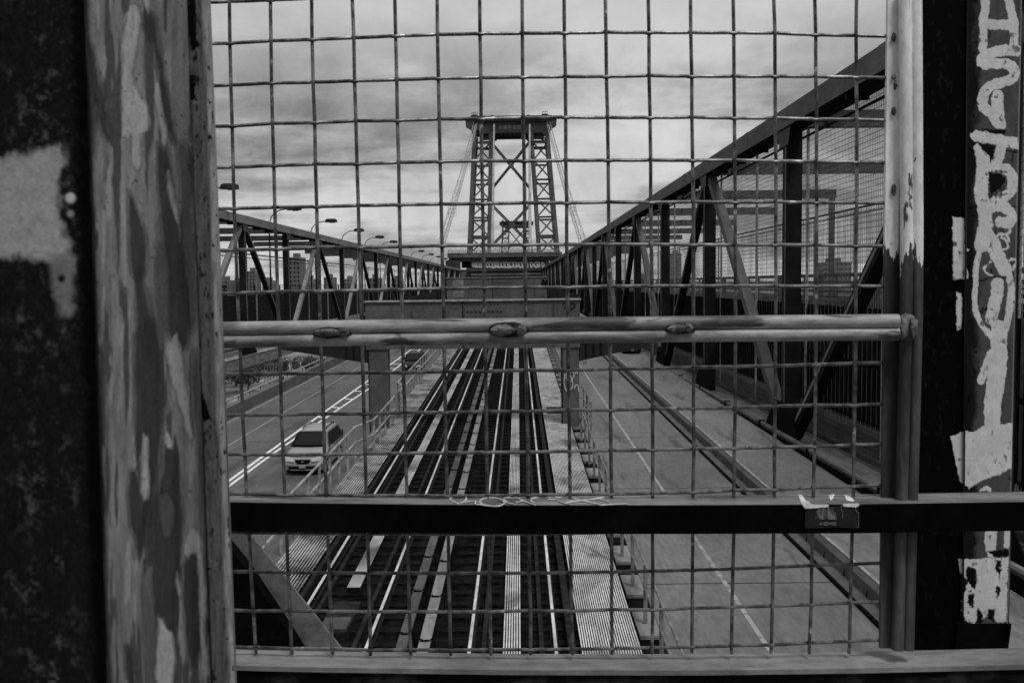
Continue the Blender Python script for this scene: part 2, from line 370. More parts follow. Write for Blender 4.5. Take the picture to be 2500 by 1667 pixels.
# ------------------------------------------------------------ railings
def railing(x, y0, y1, sp, ht, lb, mt, jog=None, n=6, thick=.035):
    r = empty('railing', lb, 'railing', (0,0,0)); ys = []; y = y0
    while y < y1+.01: ys.append(y); y += sp
    fx = lambda y: x + (jog[2] if jog and jog[0] < y < jog[1] else 0)
    for h in (ht, ht*.52):
        b = MB(); b.tube([(fx(y), y, ztrack(y)+h) for y in ys], thick, n); b.build('top_rail' if h == ht else 'middle_rail', mt, r, True)
    for y in ys[:98]:
        MB().bar((fx(y), y, ztrack(y)-.35), (fx(y), y, ztrack(y)+ht), .07, .05, (0,1,0)).build('post', mt, r)
    return r
railing(-5.58, 11.0, 144, 1.37, 1.1, 'pale pipe railing between the left road and the tracks', m_railing, (31, 41, .42))
railing(2.32, 9.0, 140, 1.9, 1.0, 'thin dark pipe railing between the tracks and the right road', mat('railing_dull_paint', .12, .2, 3), (34, 40, .5), thick=.028)
# ledge of blocks beside the right walkway
lg = empty('bracket_ledge', 'row of concrete blocks and dark gaps beside the wide walkway', 'ledge')
b = MB(); addstrip(b, 2.1, 2.62, 3, 420, ztrack, -.9, -.28); b.build('girder', m_railrust, lg)
for i in range(40):
    y = 10+2.0*i; z = ztrack(y)
    MB().box(2.14, 2.56, y, y+1.25, z-.27, z-.12).build('block', m_deck, lg)
b = MB(); addstrip(b, -5.95, -5.5, 3, 420, ztrack, -2.3, -.12); tag(b.build('edge_girder', m_portal), 'long grey girder under the pale railing', 'girder')
b = MB(); addstrip(b, 2.6, 2.66, 3, 420, ztrack, -2.3, -.3); tag(b.build('edge_girder', m_portal), 'long grey girder edging the right road', 'girder')

# ------------------------------------------------------------ road barriers
r = empty('road_barrier', 'low sloped grey barrier with angle brackets between the right road and raised lane', 'barrier')
def sweep(prof, y0, y1, zf, step=20):
    b = MB(); n = len(prof); ys = [y0]
    while ys[-1] < y1: ys.append(min(y1, ys[-1]+step))
    vs = [(x, y, zf(y)+z) for y in ys for x, z in prof]; fs = []
    for i in range(len(ys)-1): fs += [(i*n+k, i*n+(k+1)%n, (i+1)*n+(k+1)%n, (i+1)*n+k) for k in range(n)]
    fs += [tuple(range(n)), tuple((len(ys)-1)*n+k for k in range(n))[::-1]]
    return b.add(vs, fs)
sweep([(9.0,-.2),(9.0,.12),(9.32,.16),(9.34,.5),(9.46,.62),(9.46,-.2)], 3, 600, zroad).build('apron', m_portal, r)
sweep([(9.49,-.2),(9.49,.64),(9.58,.66),(9.62,-.2)], 3, 600, zroad).build('coping', m_railing, r)
sweep([(8.93,0),(8.93,.1),(8.998,.1),(8.998,0)], 3, 600, zroad).build('toe_rail', m_black, r)
for i in range(60):
    y = 12+1.7*i; z = zroad(y)
    MB().prism([(9.335, y, z+.17), (9.335, y, z+.38), (9.29, y, z+.165)], (0, .05, 0)).build('angle_bracket', m_railrust, r)
b = sweep([(12.75,-.5),(12.75,.57),(12.80,.57),(12.80,-.5)], 3, 600, zroad)
tag(b.build('lane_edging', m_board), 'thin pale steel edging at the outer edge of the raised lane', 'edging')
r = empty('road_barrier', 'dark grey parapet with pale top rail along the far left edge of the left road', 'barrier')
sweep([(-18.3,0),(-18.35,.75),(-18.75,.75),(-18.75,-.4),(-18.3,-.4)], 3, 600, zroad).build('wall', m_portal, r)
b = MB(); b.tube([(-19.0, y, zroad(y)+.95) for y in range(3, 600, 12)], .06, 6); b.build('top_rail', m_railing, r, True)
for i in range(60): 
    y = 24+2.6*i; MB().box(-19.04, -18.96, y, y+.08, zroad(y)-.2, zroad(y)+.93).build('post', m_railing, r)

# ------------------------------------------------------------ stiffening trusses
NODE0, NSP = 28.8, 21.68
def truss(X, inner, label, mch, top, bot, ch_h):
    r = empty('steel_truss', label, 'truss', (X, 0, 0))
    nodes = [NODE0+NSP*i for i in range(-1, 35)]
    b = MB(); b.box(-.55, .55, 2, 775, top, top+ch_h); o = b.build('top_chord', mch, r)
    MB().box(-.56, .56, 2, 775, top-.05, top-.003).build('soffit_shade', m_black, o)  # black sheet paints the shade under the chord
    for i in range(0, 40):
        y = NODE0+NSP*(i+.35)
        if y < 770: MB().box(-.56, .56, y, y+.9, top-.02, top+ch_h+.02).build('splice_plate', mch, o)
    b = MB(); b.box(-.75, .9, 2, 775, bot-1.4, bot-.02); b.build('bottom_chord', m_black if inner < 0 else m_board, r)
    MB().box(-.72, .95, 2, 775, bot-.017, bot).build('chord_cover', m_board, r)
    for i, y in enumerate(nodes):
        near = y < 330
        if 2 < y < 772:
            o2 = MB().box(-.42, .42, y-.42, y+.42, bot, top-.06).build('post', m_shadedark, r)
            if y < 400: MB().box(*sorted((inner*.421, inner*.47)), y-.30, y-.22, bot, top-.06).build('lit_edge', m_truss, o2)  # pale strip paints the lit inward side of the post
        if i % 2 == 1:      # A-shaped pair from the top node to the neighbours' bottoms
            for s in (-1, 1):
                y2 = y+s*NSP
                if y2 < 775:
                    dk = s > 0  # far-going diagonals get their shaded underside as colour
                    o2 = MB().bar((0, y+s*.6, top-.15), (0, y2-s*.9, bot+.2), .62, .62, (1,0,0)).build('diagonal', m_shadedark if dk else mch, r)
                    if dk and y < 400: MB().bar((inner*.34, y+s*.6, top-.15), (inner*.34, y2-s*.9, bot+.2), .16, .05, (1,0,0)).build('lit_edge', m_truss, o2)  # pale strip paints the lit edge of the dark diagonal
        if near and y > 20:
            g = MB(); g.prism([(inner*.46, y-1.3, top+.1), (inner*.46, y+1.3, top+.1), (inner*.46, y+.8, top-1.0), (inner*.46, y-.8, top-1.0)], (inner*.04, 0, 0)); 
            g.build('gusset_plate', m_gusset, r); g = MB()
            g.prism([(inner*.48, y-3.4, bot), (inner*.48, y+3.4, bot), (inner*.48, y+1.3, bot+1.9), (inner*.48, y-1.3, bot+1.9)], (inner*.06, 0, 0))
            g.build('gusset_plate', m_black, r)
        if y > 20 and y < 620:   # lateral beams and hangers to the outer side
            q = MB(); sx = -inner
            xa, xb = sorted((sx*.56, sx*17.5))
            q.box(xa, xb, y-.35, y+.35, top+.02, top+.9)
            e = sx*17.2
            if y < 100: MB().box(e-.25, e+.25, y-.25, y+.25, bot-.6, top).build('outer_post', m_gusset, r)
            q.build('lateral_beam', m_gusset, r)
    # small brackets under the chord
    for i in range(34):
        y = 30+5.42*i; b = MB(); b.box(-.5, .5, y, y+.3, top-.35, top-.031); b.bar((0, y+.2, top-.3), (0, y+3.2, top-.05), .12)
        b.build('chord_bracket', m_black, o)
    return r
tr = truss(15.25, -1, 'tall dark steel truss on the right with sloping chord reaching the top edge', m_trussR, 8.35, -8.7, 1.05)
tl = truss(-35.2, 1, 'distant grey steel truss on the left below the row of street lamps', m_truss, 8.0, -8.7, 1.05)
b = MB().box(12.82, 14.22, 4, 700, -11.5, -10.2); tag(b.build('gap_infill', m_black), 'black infill added to darken the gap between the raised lane and the right truss', 'infill')  # black slab added to darken the gap
b = MB().box(-34.1, -19.2, 4, 8, -11.5, -10.2)
# conduit along bottom chord, right
r = empty('conduit', 'grey conduit with clamps running along the foot of the right truss', 'conduit')
b = MB(); b.tube([(14.6, y, -8.55) for y in range(4, 400, 12)], .13, 8); b.build('pipe', m_board, r, True)
for i in range(14): MB().box(14.42, 14.78, 9+9*i, 9.15+9*i, -8.7, -8.38).build('clamp', m_black, r)

# ------------------------------------------------------------ outer mesh fences
def cage(X, y0, y1, z0, z1, zpick0, zpick1, vp, hp, wr, lb, sp=11.3, pr=.075, ph=0.0):
    r = empty('mesh_fence', lb, 'fence', (X, 0, 0))
    b = MB(); y = y0
    while y < y1:
        if zpick0 is None: b.box(-wr, wr, y-wr, y+wr, z0, z1)
        else: b.box(-wr, wr, y-wr, y+wr, zpick1, z1); b.box(-wr, wr, y-wr, y+wr, z0, zpick0)
        y += vp*max(1, y/70)
    z = z0
    while z < z1:
        if zpick0 is None or not (zpick0 < z < zpick1): b.box(-wr, wr, y0, y1, z-wr, z+wr)
        z += hp
    b.build('wire_mesh', m_board if X == 17.1 else m_boarddk, r)
    y = y0+ph
    k = 0
    while y < y1 and k < 70:
        MB().box(-pr, pr, y-pr, y+pr, z0, z1+.05).build('post', m_railing if k < 10 else m_board, r); y += sp; k += 1
    b = MB(); b.box(-.12, .12, y0, y1, z1, z1+.15); b.box(-.1, .1, y0, y1, z1-.5, z1-.42); b.build('top_rail', m_black, r)
    b = MB(); b.box(-.14, .14, y0, y1, z0-.25, z0); b.build('bottom_rail', m_boarddk, r)
    if zpick0 is not None:
        b = MB(); y = y0
        while y < y1:
            b.box(-.04, .04, y, y+.26, zpick0, zpick1); y += .62 if y < 200 else 1.2
        b.box(.1, .34, y0, y1, zpick0-.25, zpick0); b.box(.1, .34, y0, y1, zpick1, zpick1+.2)
        b.box(.1, .34, y0, y1, (zpick0+zpick1)/2-.1, (zpick0+zpick1)/2+.1)
        b.build('picket_panel', m_black, r)
    return r
cage(17.1, 24, 700, -8.7, 8.9, -7.1, -1.4, .21, .28, .010, 'tall wire mesh fence with pickets just behind the right truss', ph=7.0)
cage(31.0, 24, 700, -8.9, 6.4, None, None, .4, .5, .011, 'outer wire mesh fence farther right along the outer road edge', ph=3.0)
cage(-37.2, 60, 700, -8.0, 4.4, None, None, .4, .5, .009, 'wire mesh fence behind the left truss', sp=16.0, ph=4.0)
for X, lb in ((19.6,'dark steel parapet close behind the right mesh fence'), (30.4,'dark steel parapet along the outer road beyond the right truss'), (-52.5,'dark steel parapet along the outer road beyond the left truss')):
    r = empty('parapet', lb, 'parapet')
    MB().box(X-.2, X+.2, 10, 700, -9.2, -1.6).build('panel', m_pickets if X == 19.6 else m_black, r)
    b = MB()
    for z in (-1.2, -.7, -.2, .3): b.box(X-.1, X+.1, 10, 700, z-.07, z+.07)
    b.build('rails', m_bracket, r)
    for i in range(60): MB().box(X-.15, X+.15, 12+9.3*i, 12.25+9.3*i, -9.2, .35).build('stanchion', m_bracket, r)

# ------------------------------------------------------------ portals over the tracks
def portal(y, lb, full):
    z0 = ztrack(y); r = empty('track_gantry', lb, 'gantry', (0, y, 0), 'gantries over the tracks')
    b = MB(); b.box(-6.15, 2.46, -.35, .35, z0+3.1, z0+5.0); b.build('crossbeam', m_portal, r)
    b = MB(); b.box(-6.2, 2.51, -.42, .42, z0+5.003, z0+5.06); b.build('top_flange', m_railing, r)
    for xa, xb in ((-6.05,-5.30), (1.75,2.42)):
        MB().box(xa, xb, -.3, .3, z0-.4, z0+3.1).build('leg', m_portal, r)
        MB().box(xa-.04, xa, -.34, .34, z0-.4, z0+3.1).build('leg_flange', m_shadedark, r)
    for s, xe, xs in ((-1, -6.06, -9.6), (1, 2.43, 5.4)):
        b = MB(); b.prism([(xe+s*.1, -.3, z0+4.2), (xs, -.3, z0+3.4), (xs, -.3, z0+3.15), (xe+s*.005, -.3, z0+2.55)], (0, .6, 0))
        b.build('side_bracket', m_bracket, r)
        for k in range(3): MB().box(xe+s*(.25+.3*k), xe+s*(.32+.3*k), -.36, -.303, z0+2.75, z0+4.0).build('stiffener', m_shadedark, r)
    for xs in (-4.3, -2.2, 1.4):
        MB().box(xs-.04, xs+.04, -.37, -.352, z0+3.12, z0+4.98).build('seam', m_boarddk, r)
    for j in range(5):
        for i in range(9): MB().box(-2.1+.17*i, -2.0+.17*i, -.358, -.352, z0+3.5+.26*j, z0+3.57+.26*j).build('vent_slot', m_bracket, r)
    MB().box(-2.26, -2.23, -.375, -.351, z0+3.12, z0+4.98).build('panel_edge', m_shadedark, r)
    if not full:
        MB().box(-5.6, -4.7, -.36, -.352, z0+3.4, z0+4.98).build('pale_panel', m_board, r)
    return r
p1 = portal(36.5, 'nearest flat steel gantry over the tracks behind the double pipe', True)
p2 = portal(78, 'second steel gantry over the tracks with a pale panel at left', False)
# marker graffiti on right leg and beams (thin raised lines)
def line3(b, pts, y, w):
    pts = [at(px, py, y) for px, py in smoothp(pts)]
    b.tube(pts, w, 5)
def smoothp(p, n=6):
    if len(p) < 3: return p
    q = [p[0]]+list(p)+[p[-1]]; out = []
    for i in range(1, len(q)-2):
        a, b_, c, d = q[i-1], q[i], q[i+1], q[i+2]
        for k in range(n):
            t = k/n
            out.append(tuple(.5*((2*b_[j]) + (-a[j]+c[j])*t + (2*a[j]-5*b_[j]+4*c[j]-d[j])*t*t + (-a[j]+3*b_[j]-3*c[j]+d[j])*t**3) for j in (0, 1)))
    out.append(p[-1]); return out
def gz2(p): return [(1000+a/3.564, 800+b/3.564) for a, b in p]
b = MB()
for st in ([(1350,400),(1345,480),(1365,550),(1380,500),(1360,420),(1375,385)], [(1400,540),(1420,500),(1410,440),(1390,400),(1420,385),(1430,420),(1400,470)],
           [(1470,555),(1465,505),(1445,500),(1435,530)], [(1440,400),(1450,380),(1460,400)]):
    line3(b, gz2(st), 36.5-.31, .018)
o = b.build('graffiti_tag', m_grafwhite); o.parent = p1; o.matrix_parent_inverse = Matrix.Translation((0, -36.5, 0))
b = MB()
for st in ([(1372,740),(1380,734),(1388,742),(1396,736),(1404,742)], [(1376,748),(1384,742),(1394,750),(1403,744)]):
    line3(b, [(p[0]+2, p[1]+3) for p in st], 36.5-.36, .03)
o = b.build('graffiti_tag', m_bracket); o.parent = p1; o.matrix_parent_inverse = Matrix.Translation((0, -36.5, 0))
b = MB()
for k in range(9):
    x, y = 1322+random.uniform(0, 10), 683+random.uniform(0, 10)
    line3(b, [(x, y), (x+3, y-3), (x+4, y+3), (x-1, y+5), (x+1, y+8)], 78-.37, .035)
o = b.build('graffiti_tag', m_black); o.parent = p2; o.matrix_parent_inverse = Matrix.Translation((0, -78, 0))

# ------------------------------------------------------------ suspension towers
def tower():
    r = empty('bridge_tower', 'large steel lattice bridge tower rising at the end of the tracks', 'tower', (0,0,0))
    k = .1063; X_ = lambda zx: (zx-672)*k; Z_ = lambda zy: (1230-zy)*k+25.9
    P = lambda zx, zy, y: Vector((X_(zx), y, Z_(zy)))
    for y in (0, 34):
        for (ax, ay, bx, by, w) in ((378,250,300,1500,3.2), (508,250,470,1500,2.9), (835,250,905,1500,2.9), (962,250,1060,1500,3.2)):
            MB().bar(P(ax,ay,y), P(bx,by,y), w, 2.6, (0,1,0)).build('column', m_tower, r)
        lv = [340, 485, 640, 795, 940, 1090, 1235, 1390]
        def ox(zy, s): 
            t = (zy-250)/1250; return (378-78*t, 508-38*t) if s < 0 else (835+70*t, 962+98*t)
        for s in (-1, 1):
            for i, zy in enumerate(lv):
                a, c = ox(zy, s); MB().bar(P(a,zy,y), P(c,zy,y), 1.6, 1.3, (0,1,0)).build('cross_tie', m_towerdk, r)
                if i < len(lv)-1:
                    a2, c2 = ox(lv[i+1], s)
                    if y: continue
                    MB().bar(P(a,zy,y-.3), P(c2,lv[i+1],y-.3), 1.25, .8, (0,1,0)).build('brace', m_tower, r)
                    MB().bar(P(c,zy,y+.4), P(a2,lv[i+1],y+.4), 1.25, .8, (0,1,0)).build('brace', m_tower, r)
        for (t0, t1) in (((345, 715), (845, 1165)) if y == 0 else ()):
            for sx in (0, 1):
                a, c = (515, 815) if sx == 0 else (815, 515)
                for d in (-9, 9):
                    MB().bar(P(a,t0+d,y), P(c+(8 if sx == 0 else -8),t1+d,y), 1.15, .9, (0,1,0)).build('brace', m_towerdk, r)
                b = MB()
                for q in range(22):
                    u = q/22; u2 = (q+1)/22; sg = 9 if q % 2 else -9
                    b.bar(P(a+(c-a)*u, t0+(t1-t0)*u+sg, y), P(a+(c-a)*u2, t0+(t1-t0)*u2-sg, y), .22)
                b.build('lacing', m_towerdk, r)
            b = MB(); cy = (t0+t1)/2; b.box(X_(650), X_(690), y-.8, y+.8, Z_(cy+20), Z_(cy-20)); b.build('gusset_plate', m_tower, r)
    # head: cornice, deep beam, arches
    MB().box(X_(330), X_(1012), -2.5, 36.5, Z_(180), Z_(158)).build('cornice', m_towerdk, r)
    b = MB(); b.box(X_(306), X_(1036), -4, 38, Z_(158), Z_(146)); b.box(X_(345), X_(1000), -2, 36, Z_(146), Z_(132)); b.build('cornice_cap', m_towerdk, r)
    for s in (-1, 1):
        xo = 672+s*366; xi = 672+s*312
        MB().prism([(X_(xo), -3, Z_(170)), (X_(xo-s*4), -3, Z_(215)), (X_(xi+s*15), -3, Z_(235)), (X_(xi), -3, Z_(270)), (X_(xi-s*20), -3, Z_(270)), (X_(xi-s*20), -3, Z_(160)), (X_(xo), -3, Z_(160))], (0, 6, 0)).build('corner_console', m_towerdk, r)
    for y in (-1.4, 34):
        MB().box(X_(355), X_(988), y, y+1.6, Z_(243), Z_(181)).build('head_beam', m_towerdk, r)
        b = MB()
        for q in range(5): b.box(X_(572+q*38), X_(600+q*38), y-.15, y, Z_(238), Z_(208))
        b.build('head_panels', m_tower, r)
        def arch(xa, xb, zt, rad, name):
            b = MB(); cx = (xa+xb)/2
            for sgn, xe in ((1, xa), (-1, xb)):
                pts = [(xe, zt), (xe, zt+rad)]
                pts += [(xe+sgn*rad*(1-math.cos(t*math.pi/2/6)), zt+rad-rad*math.sin(t*math.pi/2/6)) for t in range(1, 7)]
                b.prism([(X_(px), y, Z_(py)) for px, py in pts], (0, 1.4, 0))
            b.box(X_(xa), X_(xb), y, y+1.4, Z_(zt+4), Z_(zt-22)); b.build(name, m_towerdk, r)
        arch(525, 818, 262, 50, 'head_arch'); arch(420, 508, 265, 38, 'head_arch'); arch(835, 945, 265, 44, 'head_arch')
        for s in (-1, 1):
            b = MB(); xa, xb = (425, 505) if s < 0 else (836, 950)
            b.box(X_(xa), X_(xb), y, y+.3, Z_(312), Z_(309)); b.box(X_(xa), X_(xb), y, y+.3, Z_(299), Z_(297)); b.box(X_(xa-10), X_(xb+5), y-1, y+2, Z_(352), Z_(330))
            b.build('gallery', m_towerdk, r)
    for s, zx in ((-1, 378), (1, 945)):
        b = MB(); b.box(X_(zx-22), X_(zx+22), 2, 8, Z_(118), Z_(114))
        for q in (-20, -7, 7, 20): b.box(X_(zx+q)-.15, X_(zx+q)+.15, 2, 2.3, Z_(132), Z_(92))
        b.box(X_(zx-22), X_(zx+22), 2, 2.3, Z_(98), Z_(95)); b.box(X_(zx-30), X_(zx+30), 0, 10, Z_(133), Z_(124)); b.build('cable_saddle_cage', m_towerdk, r)
    for zx in (520, 812):
        MB().prism([(X_(zx-26), 2, Z_(132)), (X_(zx+26), 2, Z_(132)), (X_(zx+8), 2, Z_(120)), (X_(zx-8), 2, Z_(120))], (0, 8, 0)).build('cable_saddle', m_towerdk, r)
    return r
tw = tower(); q = at(1251.5, 619, 780); tw.location = (q.x, 780, 0)
t2 = copy_tree(tw); q = at(1262, 660, 2080); t2.location = (q.x, 2080, 0); tag(t2, 'small far-off lattice tower seen between the legs of the large tower', 'tower')
# cables
def cable(p0, y0, p1, y1, r0, r1, lb, scaf, cut=.98):
    a, c = at(*p0, y0), at(*p1, y1); n = 24; pts = []
    for i in range(n+1):
        t = i/n; p = a.lerp(c, t); p.z -= 4*2.5*t*(1-t); pts.append(p)
    rt = empty('suspension_cable', lb, 'cable', (0,0,0), 'main cables hanging from the large tower')
    MB().tube(pts, [r0+(r1-r0)*i/n for i in range(n+1)], 8).build('strand', m_scaf if scaf else m_cable, rt, True)
    if scaf:
        b = MB()
        for off in (-1.5, 1.5):
            b.tube([p+Vector((off, 0, 2.2)) for p in pts], .10, 4); b.tube([p+Vector((off, 0, 0)) for p in pts], .12, 4)
        for i in range(72):
            t = i/72; f = t*n; k = int(f); p = pts[k].lerp(pts[min(k+1, n)], f-k)
            for off in (-1.5, 1.5): b.bar(p+Vector((off, 0, 0)), p+Vector((off+random.uniform(-.3,.3), 0, 2.6)), .12)
            if i % 2: b.bar(p+Vector((-1.5, 0, 0)), p+Vector((1.5, 0, 2.0)), .09)
            b.bar(p+Vector((-1.5, 0, 0)), p+Vector((1.5, 0, 0)), .1)
        b.build('cable_walkway', m_scaf, rt)
        p = pts[int(n*.80)]
        b = MB()
        for dx in (-2.2, -.7, .8, 2.2):
            b.bar(p+Vector((dx, 0, -3)), p+Vector((dx, 0, 4)), .16)
        for dz in (-3, -1, 1, 3.4): b.bar(p+Vector((-2.3, 0, dz)), p+Vector((2.3, 0, dz)), .16)
        for dx in (-2.2, .8): b.bar(p+Vector((dx, 0, -3)), p+Vector((dx+1.5, 0, 3)), .12)
        b.build('work_cage', m_scaf, rt)
cable((1161,304), 779, (1076,606), 420, .35, .35, 'leftmost main cable with a rope walkway, slanting down to the left', True)
cable((1339,304), 779, (1424,600), 420, .35, .35, 'rightmost main cable with a rope walkway, slanting down to the right', True)
cable((1206,304), 779, (1201,660), 600, .75, 1.2, 'pale inner main cable in front of the left tower leg', False)
cable((1293,304), 779, (1294,660), 600, .75, 1.2, 'pale inner main cable in front of the right tower leg', False)
# gallery across the bridge in front of the tower
def gal():
    D = 560; r = empty('anchorage_gallery', 'dark cross gallery with graffiti band at the foot of the large tower', 'gallery')
    def slab(name, xa, xb, ya, yb, mt, dy=0, th=8):
        a, c = at(xa, ya, D-dy), at(xb, yb, D-dy)
        MB().box(min(a.x, c.x), max(a.x, c.x), D-dy, D-dy+th, min(a.z, c.z), max(a.z, c.z)).build(name, mt, r)
    slab('roof_girder', 1092, 1372, 618, 626, m_tower, 3); slab('roof_girder', 1100, 1360, 629, 635, m_towerdk, 2)
    slab('upper_wall', 1096, 1366, 625, 637, m_towerdk, 0, 4)
    slab('graffiti_wall', 1150, 1340, 637, 656, m_bldg2, 0, 5)
    slab('ledge', 1140, 1345, 656, 660, m_towerdk, 3); slab('lower_wall', 1080, 1370, 659, 700, m_bldg2, 0, 8)
    slab('ledge', 1150, 1330, 668, 671, m_tower, 2.5); slab('side_block', 1088, 1122, 636, 662, m_towerdk, 4); slab('dark_opening', 1127, 1149, 638, 654, m_black, 1, 3)
    b = MB(); random.seed(3)
    x = 1153
    while x < 1330:
        w = random.uniform(5, 11)
        if random.random() < .88:
            b1 = [(x, 641+random.uniform(0,4)), (x+w*.5, 639+random.uniform(0,3)), (x+w, 643+random.uniform(0,4)), (x+w*.8, 650+random.uniform(0,4)), (x+w*.2, 651+random.uniform(0,3)), (x, 641)]
            for s in range(2):
                pts = [at(px+random.uniform(-1,1), py+random.uniform(-1,1), D-.4) for px, py in smoothp(b1, 3)]
                b.tube(pts, .42, 4)
        x += w*.75
    b.build('graffiti_letters', m_grafwhite, r)
    b = MB()
    for i in range(60):
        x = 1094+4.6*i; a = at(x, 618, D-3.2); c = at(x+3, 612, D-3.2); b.bar(a, (a.x, a.y, c.z), .25)
        if i % 3 == 0: b.tube([at(x, 618, D-3), at(x+2, 609, D-3), at(x+6, 607, D-3), at(x+10, 612, D-3), at(x+12, 618, D-3)], .16, 4)
    a, c = at(1094, 613, D-3.2), at(1366, 610, D-3.2); b.bar(a, c, .25)
    b.build('roof_railing', m_scaf, r)
gal()

# ------------------------------------------------------------ street lamps behind the left truss
LX = [566, 722, 811.5, 879, 929, 963, 1002, 1030, 1054, 1072, 1087, 1099]
ORD = ['first', 'second', 'third', 'fourth', 'fifth', 'sixth', 'seventh', 'eighth', 'ninth', 'tenth', 'eleventh', 'twelfth']
def lamp():
    r = empty('street_lamp', '', 'street lamp', (0,0,0), 'street lamps above the left truss')
    pts = [(-4.0,0,0), (-4.0,0,18.2)]
    b = MB(); b.tube([(-3.8,0,-9.2), (-3.8,0,8.7)], [.16,.11], 8); b.build('pole', m_bracket, r, True)
    arc = [(-3.8,0,8.7), (-3.75,0,9.6), (-3.45,0,10.5), (-2.9,0,11.15), (-2.1,0,11.55), (-1.2,0,11.7), (-.5,0,11.75)]
    MB().tube(arc, .085, 8).build('arm', m_bracket, r, True)
    b = MB(); P = [(-1.0,-.22), (-.5,-.42), (.7,-.46), (1.15,-.3), (1.15,.3), (.7,.46), (-.5,.42), (-1.0,.22)]
    n = len(P); vs = [(x, y, 11.50) for x, y in P]+[(x*.96, y*.85, 11.98) for x, y in P]+[(x*.7, y*.45, 12.18) for x, y in P]
    fs = [tuple(range(n))[::-1], tuple(range(2*n, 3*n))]+[(k*n+i, k*n+(i+1)%n, (k+1)*n+(i+1)%n, (k+1)*n+i) for k in (0,1) for i in range(n)]
    b.add(vs, fs); hd = b.build('lamp_head', m_bracket, r)
    b = MB(); b.prism([(-.1,-.22,11.499), (.7,-.22,11.499), (.7,.22,11.499), (-.1,.22,11.499)], (0,0,-.1)); b.build('lens', m_glass, hd)
    return r
lp = lamp()
for i, x in enumerate(LX):
    o = lp if i == 0 else copy_tree(lp)
    D = 2200*34/(1265-x); o.location = (-34.0, D, 0); o['label'] = f'dark gooseneck street lamp above the left truss, {ORD[i]} from the left'

# ------------------------------------------------------------ city skyline
random.seed(11)
def building(xa, xb, ytop, D, mt, lb):
    a = at(xa, ytop, D); c = at(xb, ytop, D); x0, x1, zt = a.x, c.x, a.z; w = x1-x0
    r = empty('building', lb, 'building', ((x0+x1)/2, D, -30), 'city buildings behind the fences'); h = zt+30
    MB().box(-w/2, w/2, 0, 25, 0, h).build('wall', mt, r)
    MB().box(-w*.22, w*.2, 6, 18, h, h+4).build('roof_house', m_bldg2, r)
    b = MB(); nx = max(3, int(w/4)); nz = max(4, int((h-20)/4))
    for i in range(nx):
        for j in range(nz):
            x = -w/2+(i+.3)*w/nx; z = 20+(j+.25)*(h-20)/nz; b.box(x, x+w/nx*.42, -.15, .1, z, z+(h-20)/nz*.5)
    b.build('windows', m_glass, r)
BL = [(530,556,684,'pale low block at the left edge of the skyline, beside the near steel column'),(560,590,688,'low flat block left of the twin-step block behind the left truss'),(600,622,662,'mid-height block below the first pair of truss diagonals'),(640,664,685,'low block left of the tall slab behind the left truss'),
      (704,732,628,'tall slab block, highest building behind the left truss'),(740,764,681,'block right of the tall slab behind the left truss'),(790,812,677,'mid-height block between the second and third truss peaks'),(838,862,681,'block behind the left truss between its third and fourth peaks'),
      (900,924,679,'small block behind the narrowing left truss'),(955,975,682,'smallest block behind the far end of the left truss'),
      (1560,1590,676,'narrow block behind the black posts of the right truss'),(1640,1664,618,'tall narrow block seen left of the widest black post'),(2010,2080,640,'broad block behind the mesh right of the nearest black post'),(2120,2190,682,'low block behind the right frame of the fence')]
for i, (a, c, t, lb) in enumerate(BL): building(a, c, t, 900+90*(i % 4), m_bldg if i % 2 else m_bldg2, lb)

# ------------------------------------------------------------ trees on the ground below
def tree(px, py, D, h, w, lb, seed):
    rnd = random.Random(seed); a = at(px, py, D); r = empty('tree', lb, 'tree', (a.x, D, -30), 'trees below the left road')
    b = MB(); b.tube([(0,0,0), (.2,0,h*.3), (.1,.2,h*.6)], [.35,.25,.12], 7)
    for k in range(7):
        an = k*.9; b.tube([(.1,0,h*(.28+.04*k)), (math.cos(an)*w*.35, math.sin(an)*w*.35, h*(.5+.05*k))], [.13,.04], 5)
    b.build('trunk', m_trunk, r, True)
    b = MB()
    cl = [(rnd.gauss(0, w*.28), rnd.gauss(0, w*.28), h*(.45+rnd.random()*.5), w*rnd.uniform(.12,.25)) for _ in range(22)]
    for cx, cy, cz, cr in cl:
        for _ in range(70):
            v = Vector((rnd.gauss(0,1), rnd.gauss(0,1), rnd.gauss(0,.8))).normalized()*cr*rnd.uniform(.5,1.1)
            p = Vector((cx,cy,cz))+v; s = rnd.uniform(.12,.32)
            u1 = Vector((rnd.gauss(0,1), rnd.gauss(0,1), rnd.gauss(0,1))).normalized()*s; u2 = u1.orthogonal().normalized()*s
            b.add([p-u1, p+u2, p+u1, p-u2], [(0,1,2,3)])
    b.build('crown', m_leaf, r)
for i, (px, py, D, h, w, lb) in enumerate([(545,955,250,9,10,'bushy tree farthest left below the truss'), (575,925,270,8,9,'dark round tree beside the leftmost bushy tree'), (605,940,255,7,8,'thin branching tree in front of the tree row'),
        (630,900,300,7,9,'small dark tree in the back of the row'), (655,897,300,6,9,'low dark tree right of the back row'), (690,905,285,6,7,'small bush beside the arched pipe'), (745,890,310,5,8,'faint low bush nearest the gantry bracket')]):
    tree(px, py, D, h, w, lb, i+5)
a = at(700, 912, 280); r = empty('arched_pipe', 'grey arched vent pipe standing among the trees', 'pipe', (a.x, 280, -30))
MB().tube([(-1.5,0,0),(-1.5,0,6),(-1.2,0,7.4),(0,0,8),(1.2,0,7.4),(1.5,0,6),(1.5,0,0)], .28, 8).build('arch', m_board, r, True)
b = MB()
for k in range(6): b.box(-7+k*.9, -6.8+k*.9, -.1, .1, 0, 6)
b.box(-7.1, -2.2, -.1, .1, 5.6, 5.9); b.build('grille', m_board, r)

